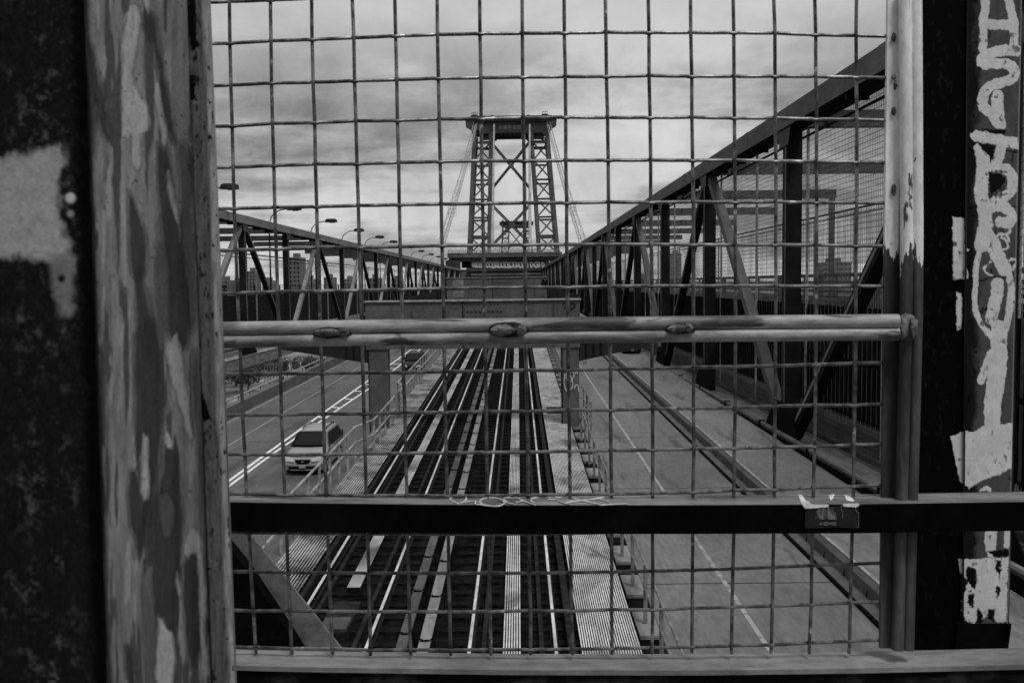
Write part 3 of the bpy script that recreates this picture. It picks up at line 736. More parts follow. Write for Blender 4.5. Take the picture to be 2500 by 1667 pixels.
# ------------------------------------------------------------ vehicles
def minivan(loc, mt, lb, suv=False):
    r = empty('car' if suv else 'minivan', lb, 'minivan' if not suv else 'car', loc)
    R = 1.74
    st = [(0.00,.62,.30,.50,.60,.42),(.06,.80,.24,.58,.68,.60),(.22,.885,.22,.70,.80,.70),(.6,.92,.22,.84,.93,.74),(1.1,.925,.22,.93,1.03,.76),
          (1.3,.925,.22,.96,1.12,.76),(1.7,.925,.22,.98,1.42,.68),(2.15,.925,.22,1.0,1.66,.62),(2.5,.925,.22,1.0,R-.02,.64),(3.4,.925,.22,1.0,R+.01,.65),(4.4,.925,.22,1.0,R-.02,.64),(4.78,.91,.25,1.0,1.58,.60),(4.98,.88,.3,.95,1.08,.70),(5.06,.84,.35,.7,.80,.70)]
    vs = []; fs = []; n = 12
    for (y, w, zb, zt, top, rw) in st:
        h = [(w*.97, zb), (w, (zb+zt)/2), (w*.985, zt), (w*.93 if top-zt < .2 else w*.94, zt+(top-zt)*.12), (rw*1.03, top-.05 if top-zt > .2 else top-.03), (rw*.75, top)]
        vs += [(x, y, z) for x, z in h]+[(-x, y, z) for x, z in h[::-1]]
    for i in range(len(st)-1): fs += [(i*n+k, i*n+(k+1)%n, (i+1)*n+(k+1)%n, (i+1)*n+k) for k in range(n)]
    fs += [tuple(range(n)), tuple((len(st)-1)*n+k for k in range(n))[::-1]]
    body = MB().add(vs, fs).build('body', mt, r, True)
    MB().prism([(-.70,1.30,1.135), (.70,1.30,1.135), (.565,2.10,1.655), (-.565,2.10,1.655)], (0,-.03,.035)).build('windscreen', m_glass, r)
    for s in (-1, 1):
        MB().prism([(s*.885,1.45,1.03), (s*.885,4.72,1.06), (s*.70,4.42,1.60), (s*.70,2.25,1.60)], (s*.025,0,.02)).build('side_window', m_glass, r)
        MB().prism([(s*.895,1.25,1.0), (s*.895,4.9,1.03), (s*.905,4.9,1.0), (s*.905,1.25,.97)], (s*.02,0,0)).build('window_trim', m_chrome, r)
        b = MB(); b.bar((s*.905,1.42,1.02), (s*1.08,1.38,1.08), .05); b.box(min(s*1.0,s*1.17), max(s*1.0,s*1.17), 1.28, 1.40, 1.0, 1.16); b.build('mirror', mt, r)
        b = MB(); b.prism([(s*.40,.01,.60), (s*.80,.12,.62), (s*.85,.24,.79), (s*.44,.15,.755)], (0,-.06,.03)); b.build('headlight', m_lens, r)
        b = MB(); b.tube([(s*.56,2.5,R-.02), (s*.56,2.6,R+.06), (s*.56,4.2,R+.06), (s*.56,4.3,R-.02)], .025, 6); b.build('roof_rail', m_black, r)
        b = MB(); b.box(min(s*.80,s*.86), max(s*.80,s*.86), 4.90, 5.04, .75, 1.3); b.build('tail_light', m_railrust, r)
    MB().prism([(-.36,.06,.72), (.36,.06,.72), (.29,-.01,.58), (.12,-.02,.53), (-.12,-.02,.53), (-.29,-.01,.58)], (0,-.045,.0)).build('grille', m_black, r)
    b = MB(); b.tube([(-.05,-.02,.68), (-.03,-.045,.61), (.03,-.045,.61), (.05,-.02,.68)], .012, 5); b.bar((-.03,-.035,.64), (.03,-.035,.64), .016); b.build('emblem', m_chrome, r)
    b = MB(); b.box(-.66,.66,-.02,.10,.30,.39); b.build('lower_intake', m_black, r)
    b = MB(); b.tube([(-.82,.12,.28), (-.5,-.01,.26), (0,-.05,.26), (.5,-.01,.26), (.82,.12,.28)], .025, 6); b.tube([(-.86,.16,.50), (-.6,.0,.475), (0,-.05,.465), (.6,.0,.475), (.86,.16,.50)], .05, 8); b.build('bumper', mt, r, True)
    MB().box(-.15,.15,-.115,-.10,.36,.48).build('licence_plate', m_plate, r)
    b = MB(); b.tube([(-.76,1.26,1.105), (0,1.20,1.125), (.76,1.26,1.105)], .04, 6); b.build('wiper', m_black, r)
    b = MB(); b.tube([(-.80,.36,.885), (-.5,.24,.83), (0,.19,.825), (.5,.24,.83), (.80,.36,.885)], .012, 5); b.build('bonnet_gap', m_black, r)
    for s in (-1, 1):
        MB().bar((s*.72,1.27,1.12), (s*.60,2.12,1.66), .05).build('pillar_trim', m_black, r)
    for y in (.95, 4.0):
        for s in (-1, 1):
            w = MB().tube([(s*.72,y,.32), (s*.93,y,.32)], .33, 20).build('wheel', m_tyre, r)
            MB().tube([(s*.925,y,.32), (s*.945,y,.32)], .20, 14).build('rim', m_rim, w)
    return r
minivan((-9.8, 40.1, zroad(40.1)), m_car, 'silver minivan driving towards the viewer on the left road beside the railing')
minivan((-9.7, 81, zroad(81)), m_cardk, 'dark car farther down the left road, behind the silver minivan', True)
minivan((11.6, 92, zroad(92)+.55), m_cardk, 'dark car half hidden on the raised lane beside the right truss', True)

# ------------------------------------------------------------ the fence in front of the lens
FY = 1.08
K = 2500/2352
def quad3(p, q, s, n):                       # quadratic through three points at the ends and the middle x
    out = []
    for i in range(n+1):
        t = i/n; l = [2*(t-.5)*(t-1), -4*t*(t-1), 2*t*(t-.5)]
        out.append(tuple(l[0]*p[j]+l[1]*q[j]+l[2]*s[j] for j in (0,1)))
    return out
fence = empty('wire_mesh_panel', 'square wire mesh fence panel with double pipe rail in front of the tracks', 'fence', (0, FY, -.5))
PI = Matrix.Translation((0, -FY, .5))
def part(b, name, m_, parent=None, smooth=False):
    o = b.build(name, m_, parent or fence, smooth)
    if not parent: o.matrix_parent_inverse = PI
    return o
HW = [(-5,-25,-18),(100,77,84),(197,177,180),(290,271,277),(385,369,374),(480,466,467),(575,563,565),(675,660,658),(768,757,748),(860,851,833),(953,944,927),(1044,1038,1019),(1133,1137,1112),(1222,1225,1203),(1312,1315,1292),(1400,1403,1381),(1485,1491,1468)]
HW[0] = (5,-17,-12)
VX = [(528,545,582),(622,637,666),(717,733,760),(812,828,849),(908,922,941),(1005,1017,1033),(1103,1112,1126),(1200,1207,1218),(1297,1303,1313),(1392,1400,1405),(1490,1497,1499),(1587,1593,1590),(1685,1689,1682),(1779,1782,1773),(1873,1875,1862),(1967,1966,1953)]
def vpt(j, y):                               # x of wire j at photo height y
    a, m, c = VX[j]; pts = ((80,a),(660,m),(1400,c)); t = y
    (x0,y0),(x1,y1),(x2,y2) = pts
    return y0*(t-x1)*(t-x2)/((x0-x1)*(x0-x2))+y1*(t-x0)*(t-x2)/((x1-x0)*(x1-x2))+y2*(t-x0)*(t-x1)/((x2-x0)*(x2-x1))
def hpt(i, x):
    a, m, c = HW[i]; x0, x1, x2 = 500., 1200., 2045.
    return a*(x-x1)*(x-x2)/((x0-x1)*(x0-x2))+m*(x-x0)*(x-x2)/((x1-x0)*(x1-x2))+c*(x-x0)*(x-x1)/((x2-x0)*(x2-x1))
WR = .00215; random.seed(5)
jit = {(i, j): (random.uniform(-1.3,1.3), random.uniform(-1.0,1.0)) for i in range(17) for j in range(16)}
def cross(i, j):
    x = 1200.; y = hpt(i, x)
    for _ in range(4): x = vpt(j, y); y = hpt(i, x)
    return x+jit[i,j][0]*.6, y+jit[i,j][1]
b = MB()
for i in range(17):
    pts = []; x = 478 if i < 8 else 495
    pts.append(at(x*K, hpt(i, x)*K, FY))
    for j in range(16):
        cx, cy = cross(i, j); s = 1 if (i+j) % 2 else -1
        if 0 < j:
            px, py = cross(i, j-1); pts.append(at((px+cx)/2*K, (py+cy)/2*K+.3, FY))
        for d, k in ((-11, .35), (-5, 1.0), (5, 1.0), (11, .35)):
            pts.append(at((cx+d)*K, (hpt(i, cx+d)+jit[i,j][1]+ (1.3 if s > 0 else -.6)*(k > .5))*K, FY - s*k*WR*1.0))
    ex = 2056 if i < 9 else 2045
    pts.append(at(ex*K, hpt(i, ex)*K, FY))
    b.tube(pts, WR, 8)
for j in range(16):
    pts = [at(vpt(j, -30)*K, -30*K, FY)]
    for i in range(17):
        cx, cy = cross(i, j); s = 1 if (i+j) % 2 else -1
        if 0 < i:
            px, py = cross(i-1, j); pts.append(at((px+cx)/2*K, (py+cy)/2*K, FY))
        for d, k in ((-11, .35), (-5, 1.0), (5, 1.0), (11, .35)):
            pts.append(at((vpt(j, cy+d)+jit[i,j][0]*.6)*K, (cy+d)*K, FY + s*k*WR*1.0))
    pts.append(at(vpt(j, 1500)*K, 1500*K, FY))
    b.tube(pts, WR, 8)
part(b, 'wire_mesh', m_wire, None, True)
# double pipe
def pipe_pts(ya, yb, yc, y, x0=470, x1=2192, n=10):
    return [at(px, py, y) for px, py in quad3((x0, ya), ((x0+x1)/2, yb), (x1, yc), n)]
part(MB().tube(pipe_pts(803.5, 792, 783.5, 1.045), .0082, 14), 'upper_pipe', m_pipe, None, True)
part(MB().tube(pipe_pts(834.5, 822.5, 815, 1.045), .0078, 14), 'lower_pipe', m_pipe, None, True)
def blob(cx, cy, w, h, y, depth, seed, nm='weld'):
    rnd = random.Random(seed); vs = []; fs = []; n = 14; rings = [(1.0,0), (.92,.45), (.7,.8), (.35,1.0)]
    for rr, dd in rings:
        for k in range(n):
            t = 6.283*k/n; j = 1+rnd.uniform(-.12,.12)
            p = at(cx+math.cos(t)*w*rr*j, cy+math.sin(t)*h*rr*j, y-dd*depth*(1+rnd.uniform(-.2,.2))); vs.append(p)
    for q in range(len(rings)-1): fs += [(q*n+k, q*n+(k+1)%n, (q+1)*n+(k+1)%n, (q+1)*n+k) for k in range(n)]
    fs += [tuple((len(rings)-1)*n+k for k in range(n))]
    o = part(MB().add(vs, fs), nm, m_weld if seed < 10 else m_weldpale, None, True); return o
blob(812, 812, 50, 15, 1.040, .007, 1); blob(798, 812, 34, 10, 1.034, .006, 11); blob(838, 810, 13, 11, 1.034, .006, 15); blob(1242, 804, 49, 20, 1.040, .009, 2); blob(1228, 806, 34, 14, 1.033, .007, 12); blob(1272, 806, 14, 13, 1.033, .007, 13)
blob(1663, 801, 38, 15, 1.040, .007, 3); blob(1655, 802, 26, 10, 1.034, .006, 14); blob(1682, 800, 11, 10, 1.034, .006, 16)
# right frame: flat strip and two tubes, white paint above
def vstrip(xa0, xb0, xa1, xb1, ya, yb, y, th, name, m_, par=None):
    b = MB(); q = [at(xa0, ya, y), at(xb0, ya, y), at(xb1, yb, y), at(xa1, yb, y)]
    return part(b.prism(q, (0, th, 0)), name, m_, par)
YS = 672                                      # where the white paint ends
def xr(off, y): return off - max(0, (y-700))*.026+ (y/700*4 if y < 700 else 4)
def vtube(off, ya, yb, r, y, name, m_):
    pts = [at(xr(off, ya+(yb-ya)*i/8), ya+(yb-ya)*i/8, y) for i in range(9)]; return part(MB().tube(pts, r, 14), name, m_, None, True)
def fstrip(o1, o2, ya, yb, y, th, name, m_): return vstrip(xr(o1,ya), xr(o2,ya), xr(o1,yb), xr(o2,yb), ya, yb, y, th, name, m_)
fstrip(2168, 2201, -30, 1582, 1.075, .005, 'frame_strip', m_fr)
vtube(2210, -30, 1584, .0072, 1.066, 'frame_tube', m_fr); vtube(2236, -30, 1584, .0068, 1.066, 'frame_tube', m_fr)
for cy, h in ((98,22),(195,12),(278,20),(470,26)):      # rust stains where wires enter the frame
    blob(2182, cy-6, 6, h*.55, 1.073, .002, cy)
blob(2216, 800, 26, 34, 1.056, .008, 21, 'corner_weld'); blob(2205, 800, 14, 26, 1.049, .006, 22, 'corner_weld'); blob(2228, 800, 7, 30, 1.049, .006, 23, 'corner_weld'); blob(2190, 800, 28, 7, 1.049, .006, 24, 'corner_weld')
# lower flat rail (pale top; front painted black in place of shade)
def lvlrail(lines, ya, yb, zdrop, label, top_m, front_m):
    pts = [at(px, py, yb) for px, py in lines]; r = MB(); n = len(pts)
    vs = []; 
    for p in pts: vs += [(p.x, ya, p.z), (p.x, yb, p.z), (p.x, yb, p.z-zdrop), (p.x, ya, p.z-zdrop)]
    fs = []
    for i in range(n-1): fs += [(i*4+k, i*4+(k+1)%4, i*4+4+(k+1)%4, i*4+4+k) for k in range(4)]
    fs += [(0,1,2,3), tuple((n-1)*4+k for k in (3,2,1,0))]
    return r.add(vs, fs)
mid = [(430,1224.5),(800,1229),(1250,1233.5),(1700,1233),(2100,1231),(2700,1222)]
o = lvlrail(mid, 1.095, 1.045, .034, '', None, None)
flat = empty('flat_rail', 'flat steel rail with pale tagged top and front edge blackened as shade', 'rail', (0, 1.07, -.27)); PF = Matrix.Translation((0, -1.07, .27))
def fpart(b, name, m_, smooth=False, par=None):
    q = b.build(name, m_, par or flat, smooth)
    q.matrix_parent_inverse = PF
    return q
fpart(o, 'top_plate', m_railtop)
o = lvlrail([(a, c+1.2) for a, c in mid], 1.0445, 1.041, .0335, '', None, None); fpart(o, 'front_shade', m_blackshade)
# marker tag along the rail top: R O A C I X E
def onTop(px, py):                            # pixel on the rail's top plane
    zt = at(px, 1232, 1.045).z+.0006; d = MC @ Vector(((px-1250)/F, (833.5-py)/F, -1)); return d*(zt/d.z)
def tg(p): return [(1080+a/4.9, 1190+b/4.9-1.5) for a, b in p]
b = MB()
for st in ([(200,205),(110,165),(90,140),(150,118),(260,115),(285,145),(250,180),(215,190),(330,170),(430,180),(470,205)],
           [(400,165),(395,200),(450,210),(560,222),(660,228),(730,205),(740,180),(680,145),(590,128),(490,140),(450,170),(480,205)],
           [(730,140),(770,180),(860,208)], [(740,130),(860,125),(940,150),(1020,185),(1110,212)], [(880,185),(960,165)],
           [(1300,150),(1260,125),(1150,125),(1070,145),(1065,170),(1100,185)], [(1260,150),(1360,150),(1440,185),(1540,210)], [(1350,125),(1430,128)],
           [(1545,125),(1660,160),(1800,190),(1890,215)], [(1960,120),(1780,150),(1640,165),(1480,185)], [(1860,140),(2000,180)], [(1890,215),(2060,208),(2210,202)]):
    pp = smoothp(tg(st), 5); b.tube([onTop(*p) for p in pp], .0011, 5)
fpart(b, 'marker_tag', m_grafrail)
# torn sticker over the rail
st = empty('torn_sticker', 'torn dark sticker with faint letters wrapped over the flat rail', 'sticker', (0, 1.04, -.27)); PS = Matrix.Translation((0, -1.04, .27))
def zs(a, c): return (1920+a/10.226, 1190+c/10.226)
def spart(b, name, m_):
    q = b.build(name, m_, st); q.matrix_parent_inverse = PS; return q
def flatpoly(b, poly, y, th=-.0004): b.prism([at(*zs(*p), y) for p in poly], (0, th, 0))
b = MB(); flatpoly(b, [(465,520),(1100,470),(1400,450),(1800,460),(1800,1010),(1430,1000),(1270,990),(460,1020)], 1.0400); spart(b, 'backing', mat('sticker_black', .006, .012, 50, rough=.6))
b = MB(); flatpoly(b, [(735,590),(800,530),(860,540),(950,490),(1130,490),(1170,620),(1230,660),(1250,790),(900,790),(700,770),(760,690)], 1.0394); spart(b, 'picture', mat('sticker_print', .03, .16, 260, (1,1,.3), lo=.4, hi=.6))
b = MB(); flatpoly(b, [(350,340),(560,330),(620,420),(1050,425),(1045,480),(930,490),(610,515),(455,520)], 1.0388); flatpoly(b, [(1410,400),(1790,385),(1825,430),(1740,490),(1410,465)], 1.0388)
b.prism([onTop(*zs(*p)) for p in [(290,190),(380,180),(480,330),(580,400),(470,415),(360,350)]], (0,0,.0005)); b.prism([onTop(*zs(*p)) for p in [(1060,190),(1200,170),(1180,260),(1100,330)]], (0,0,.0005)); b.prism([onTop(*zs(*p)) for p in [(1440,180),(1580,210),(1700,340),(1640,350),(1500,320)]], (0,0,.0005))
spart(b, 'torn_paper', m_grafwhite)
b = MB(); ln = lambda pp, w=.0004: b.tube([at(*zs(*p), 1.0386) for p in pp], w, 4)
ln([(1130,490),(1165,610),(1225,650),(1250,800)]); ln([(1370,400),(1365,520),(1400,640),(1395,770)]); ln([(1720,490),(1725,560),(1800,640),(1800,960),(1760,1000)]); ln([(1050,420),(1120,385),(1380,400)])
spart(b, 'torn_edges', m_board)
b = MB(); X0 = 825; h0, h1 = 870, 930
GL = {'M':[[(0,1),(.1,0),(.5,.7),(.9,0),(1,1)]],'E':[[(1,0),(0,0),(0,1),(1,1)],[(0,.5),(.7,.5)]],'D':[[(0,0),(0,1),(.7,1),(1,.5),(.7,0),(0,0)]],'O':[[(.5,0),(0,.5),(.5,1),(1,.5),(.5,0)]],'C':[[(1,.1),(.4,0),(0,.5),(.4,1),(1,.9)]],'A':[[(0,1),(.5,0),(1,1)],[(.2,.65),(.8,.65)]]}
for k, chh in enumerate('AMEDOCE'):
    for s_ in GL[chh]: ln([(X0+k*61+u*48, h0+v*(h1-h0)) for u, v in s_], .00045)
spart(b, 'letters', m_board)
# bottom sill and dark face below it
sill = empty('sill_rail', 'wide pale steel sill along the bottom of the fence', 'sill', (0, 1.07, -.45)); 
bot = [(430,1621),(800,1629),(1250,1635),(1700,1636),(2100,1631),(2700,1617)]
o = lvlrail(bot, 1.10, 1.052, .006, '', None, None).build('top_plate', m_sill, sill); o.matrix_parent_inverse = Matrix.Translation((0,-1.07,.45))
o = lvlrail([(a, c+6) for a, c in bot], 1.09, 1.056, .12, '', None, None).build('face', m_rubble, sill); o.matrix_parent_inverse = Matrix.Translation((0,-1.07,.45))

# ------------------------------------------------------------ finely painted surfaces
import numpy as np
MCn = np.array(MC)
def vnoise(x, y, sd):
    xi = np.floor(x); yi = np.floor(y); fx = x-xi; fy = y-yi; fx = fx*fx*(3-2*fx); fy = fy*fy*(3-2*fy)
    h = lambda a, b: np.modf(np.abs(np.sin(a*127.1+b*311.7+sd*74.7)*43758.5453))[0]
    return (h(xi,yi)*(1-fx)+h(xi+1,yi)*fx)*(1-fy)+(h(xi,yi+1)*(1-fx)+h(xi+1,yi+1)*fx)*fy
def fbm(x, y, sd, oc=5, g=.55):
    v = 0; a = 1; t = 0
    for k in range(oc): v = v+a*vnoise(x*2**k+k*17.3, y*2**k+k*9.1, sd+k*3.7); t += a; a *= g
    return v/t
def sst(a, b, x): t = np.clip((x-a)/(b-a), 0, 1); return t*t*(3-2*t)
def sdpoly(P, x, y):
    P = np.array(P, float); d = np.full(x.shape, 1e9); ins = np.zeros(x.shape, bool); n = len(P)
    for i in range(n):
        a, b = P[i], P[(i+1) % n]; e = b-a; wx = x-a[0]; wy = y-a[1]
        t = np.clip((wx*e[0]+wy*e[1])/(e@e+1e-9), 0, 1); d = np.minimum(d, (wx-e[0]*t)**2+(wy-e[1]*t)**2)
        c = ((a[1] <= y) != (b[1] <= y)) & (x < (b[0]-a[0])*(y-a[1])/((b[1]-a[1]) or 1e-9)+a[0]); ins ^= c
    return np.sqrt(d)*np.where(ins, -1, 1)
def sdline(P, x, y):
    P = np.array(P, float); d = np.full(x.shape, 1e9)
    for i in range(len(P)-1):
        a, b = P[i], P[i+1]; e = b-a; wx = x-a[0]; wy = y-a[1]
        t = np.clip((wx*e[0]+wy*e[1])/(e@e+1e-9), 0, 1); d = np.minimum(d, (wx-e[0]*t)**2+(wy-e[1]*t)**2)
    return np.sqrt(d)
def paint_material(name, grain, rough=.65, bump=.5):
    m = bpy.data.materials.new(name); m.use_nodes = True; t = m.node_tree; bs = t.nodes['Principled BSDF']
    bs.inputs['Roughness'].default_value = rough; bs.inputs['Specular IOR Level'].default_value = .04
    at_ = t.nodes.new('ShaderNodeAttribute'); at_.attribute_name = 'paint'; tcn = t.nodes.new('ShaderNodeTexCoord')
    gn = noise(tcn.outputs['Object'], grain, 5, .7, 0, t)
    v = M_('MULTIPLY', at_.outputs['Fac'], mrange(gn, .3, .7, .86, 1.14, t, False), tree=t)
    t.links.new(v, bs.inputs['Base Color']); bn = t.nodes.new('ShaderNodeBump'); bn.inputs['Strength'].default_value = bump; bn.inputs['Distance'].default_value = .0015
    t.links.new(v, bn.inputs['Height']); t.links.new(bn.outputs[0], bs.inputs['Normal']); return m
m_paintA = paint_material('weathered_paint', 260); m_paintB = paint_material('sprayed_paint', 420, bump=.3)
def painted(name, xl, xr, y0, y1, nu, nv, p0, nrm_, val, m_, par, inv):
    U, V = np.meshgrid(np.linspace(0, 1, nu), np.linspace(0, 1, nv)); Yp = y0+(y1-y0)*V
    XL = xl[0]+(xl[1]-xl[0])*V; XR = xr[0]+(xr[1]-xr[0])*V; Xp = XL+(XR-XL)*U
    D = np.stack([(Xp-1250)/F, (833.5-Yp)/F, -np.ones_like(Xp)], -1) @ MCn.T
    nn = np.array(nrm_); P = D*((np.array(p0) @ nn)/(D @ nn))[..., None]
    me = bpy.data.meshes.new(name); nvt = nu*nv; me.vertices.add(nvt); me.vertices.foreach_set('co', P.reshape(-1))
    I = np.arange(nvt).reshape(nv, nu); Q = np.stack([I[:-1,:-1], I[1:,:-1], I[1:,1:], I[:-1,1:]], -1).reshape(-1, 4); nf = len(Q)
    me.loops.add(nf*4); me.loops.foreach_set('vertex_index', Q.reshape(-1)); me.polygons.add(nf); me.polygons.foreach_set('loop_start', np.arange(nf)*4)
    me.update(calc_edges=True); me.validate()
    c = np.clip(val(Xp, Yp, U, V), .001, .9).reshape(-1); ca = me.color_attributes.new('paint', 'FLOAT_COLOR', 'POINT')
    ca.data.foreach_set('color', np.stack([c, c, c, np.ones_like(c)], -1).reshape(-1)); me.materials.append(m_)
    o = bpy.data.objects.new(name, me); COL.objects.link(o); o.parent = par; o.matrix_parent_inverse = inv; return o
# ------------------------------------------------------------ right column with graffiti
CY = 1.25
colr = empty('graffiti_column', 'dark steel column on the right covered in pale drippy graffiti', 'column', (.66, CY, -.5)); PC = Matrix.Translation((-.66, -CY, .5))
def cpart(b, name, m_, par=None):
    q = b.build(name, m_, par or colr)
    q.matrix_parent_inverse = PC if not par else Matrix.Identity(4)
    return q
def cprism(xa0, xb0, xa1, xb1, ya, yb, y, th, name, m_):
    return cpart(MB().prism([at(xa0, ya, y), at(xb0, ya, y), at(xb1, yb, y), at(xa1, yb, y)], (0, th, 0)), name, m_)
cprism(2365, 2497, 2352, 2462, -40, 1600, CY, .012, 'front_flange', m_colface)
cprism(2245, 2366, 2222, 2353, -40, 1600, CY+.006, .10, 'web', m_blackshade)
cprism(2340, 2470, 2330, 2459, 1523, 1600, CY-.004, .02, 'base_plate', m_blackshade)
def r7(p): return [(2150+a/2.613, b_/2.613) for a, b_ in p]
def r8(p): return [(2150+a/2.24, 550+b_/2.24) for a, b_ in p]
def r6(p): return [(1700+a/2.94, 1180+b_/2.94) for a, b_ in p]
def ribbon(b, pts, w, y):
    pts = smoothp(pts, 7) if len(pts) > 2 else pts; n = len(pts); le = []; ri = []; rnd = random.Random(int(pts[0][0]))
    for i, p in enumerate(pts):
        q0, q1 = pts[max(0,i-1)], pts[min(n-1,i+1)]; dx, dy = q1[0]-q0[0], q1[1]-q0[1]; l = math.hypot(dx, dy) or 1
        ww = w/2*(1+rnd.uniform(-.12,.12))*(.75 if i in (0, n-1) else 1); nx, ny = -dy/l*ww, dx/l*ww
        le.append(at(p[0]+nx, p[1]+ny, y)); ri.append(at(p[0]-nx, p[1]-ny, y))
    b.add(le+ri, [(i, i+1, n+i+1, n+i) for i in range(n-1)])
SH = [0]
STK = []; PLY = []
def rib(b, pts, w):
    STK.append((smoothp(pts, 5) if len(pts) > 2 else pts, w)); return
    SH[0] += .00004; ribbon(b, pts, w*1.07, CY-.0008-SH[0])
b = MB()
rib(b, r7([(665,-60),(668,60),(650,130),(655,200),(650,320)]), 20)
rib(b, r7([(660,150),(740,160),(850,160)]), 24)
rib(b, r7([(805,-60),(825,40),(845,130),(852,230),(850,300)]), 21)
rib(b, r7([(870,325),(740,330),(650,375),(660,410),(760,405),(845,430),(850,490),(780,525),(690,560),(655,610),(655,680),(710,730),(750,790)]), 25)
rib(b, r7([(745,615),(748,700),(760,800)]), 28)
rib(b, r7([(610,870),(700,880),(800,905),(885,915)]), 27)
rib(b, r7([(765,890),(760,980),(730,1060),(720,1090)]), 25)
rib(b, r7([(640,950),(655,1040),(650,1130),(640,1220),(655,1300),(668,1400),(660,1480),(640,1568)]), 33)
rib(b, r7([(720,1080),(800,1080),(842,1130),(840,1200),(800,1250),(735,1280)]), 26)
rib(b, r7([(700,1320),(780,1320),(835,1370),(820,1420),(760,1420)]), 26)
rib(b, r8([(600,0),(560,60),(545,130),(525,220),(520,320),(515,420),(530,500),(570,570),(620,620)]), 13)
rib(b, r8([(570,30),(610,100),(640,170),(680,240)]), 34)
rib(b, r8([(690,240),(710,300),(712,400),(700,500),(670,600)]), 17)
rib(b, r8([(640,320),(635,380),(620,440),(608,510)]), 30)
rib(b, r8([(650,560),(645,640),(650,720),(630,800),(622,900),(612,980),(612,1070)]), 40)
rib(b, r8([(600,700),(570,790),(550,850)]), 18)
rib(b, r8([(650,600),(660,720),(655,820),(640,920)]), 26)
for st_, w in (([(705,90),(690,60),(650,50),(630,70)],5), ([(660,70),(690,90),(690,130),(650,140)],5), ([(600,205),(570,230),(575,260),(610,272)],5), ([(700,190),(745,190),(725,240)],6), ([(700,10),(705,40),(660,60)],5)):
    rib(b, r8(st_), w)
def poly(b, pts, dy, m=None):
    PLY.append((pts, dy)); return
    SH[0] += .00004; b.add([at(px, py, CY-.0008-SH[0]-dy) for px, py in pts], [tuple(range(len(pts)))])
b = MB(); random.seed(9)
def rough_poly(p, amp=1.6, n=6):
    out = []
    for a, c in zip(p, p[1:]+p[:1]):
        for k in range(n): t = k/n; out.append((a[0]+(c[0]-a[0])*t+random.uniform(-amp,amp), a[1]+(c[1]-a[1])*t+random.uniform(-amp,amp)))
    return out
poly(b, rough_poly(r8([(383,1160),(450,1130),(520,1125),(560,1100),(640,1090),(722,1085),(722,1325),(640,1365),(560,1395),(530,1410),(487,1440),(440,1405),(410,1300)])), .001)
poly(b, rough_poly(r8([(397,-40),(455,-40),(458,100),(480,130),(462,160),(480,290),(397,297)]), .8), .0045)
poly(b, rough_poly(r8([(412,370),(440,370),(445,480),(440,560),(420,575)]), 1.0), .0045)
poly(b, rough_poly(r8([(548,1440),(575,1425),(605,1440),(605,1455),(545,1455)]), .6), .001)
poly(b, rough_poly(r6([(1880,545),(2100,535),(2240,530),(2232,720),(2222,990),(2150,990),(2130,900),(2060,970),(2030,920),(2000,1005),(1930,985),(1900,900),(1920,800),(1960,700),(1900,640)]), 2.2), .001)
poly(b, rough_poly(r6([(2068,300),(2165,300),(2150,400),(2150,520),(2095,530),(2075,460)]), .8), .001)
poly(b, rough_poly(r6([(2215,300),(2255,300),(2255,440),(2235,468),(2208,460)]), .8), .001)
NPALE = len(PLY)
b = MB()
for p in ([(1950,590),(2010,620),(2010,720),(1990,770),(1950,700),(1930,620)], [(2150,560),(2185,555),(2185,640),(2170,670),(2155,620)], [(2150,730),(2175,740),(2178,790),(2155,830),(2150,780)], [(1950,800),(1990,790),(1985,900),(1955,880)], [(2085,480),(2240,470),(2240,520),(2150,530)], [(2020,880),(2060,950),(2050,1000),(2010,1000)], [(2100,900),(2140,900),(2130,990),(2090,960)]):
    poly(b, rough_poly(r6(p), 1.6), .002)
for p in ([(610,905),(720,930),(715,1020),(640,940)],[(690,1100),(760,1110),(800,1150),(760,1200),(700,1240)],[(640,820),(800,830),(790,862),(700,850)]):
    poly(b, rough_poly(r7(p), 1.0, 4), .002)
b = MB()
for k in range(5): 
    rib(b, r7([(690,1105+k*35),(800,1095+k*37)]), 6)
for k in range(3): rib(b, r7([(712+k*28,1090),(708+k*28,1260)]), 5)
def gval(base):
    def f(X, Y, U, V):
        wx = X+(fbm(X/9, Y/9, 3)-.5)*7+(fbm(X/3, Y/4, 8)-.5)*1.2; wy = Y+(fbm(X/8, Y/14, 5)-.5)*9
        v = base(X, Y, U, V); wear = fbm(X/16, Y/22, 11); fine = fbm(X/4, Y/5, 14)
        pale = .60+.22*(wear-.5)+.10*(fine-.5)
        k = np.zeros_like(X)
        for pts, w in STK[:-8]:
            k = np.maximum(k, 1-sst(w*.5-1.2, w*.5+1.4, sdline(pts, wx, wy)))
        for pts, dy in PLY[:NPALE]: k = np.maximum(k, 1-sst(-1, 1.6, sdpoly(pts, wx, wy)))
        edge = k*(1-k)*4
        k = k*(1-.85*sst(.66, .72, fbm(X/11, Y/17, 21))*sst(.3, .6, wear))
        v = v*(1-k)+pale*k; v = v*(1+.25*edge)
        for pts, w in STK[-8:]: q = 1-sst(1.5, 3.4, sdline(pts, wx, wy)); v = v*(1-q*.75)+.03*q*.75
        for pts, dy in PLY[NPALE:]: q = 1-sst(-1, 1.5, sdpoly(pts, wx+(fine-.5)*8, wy)); v = v*(1-q)+.006*q
        return v
    return f
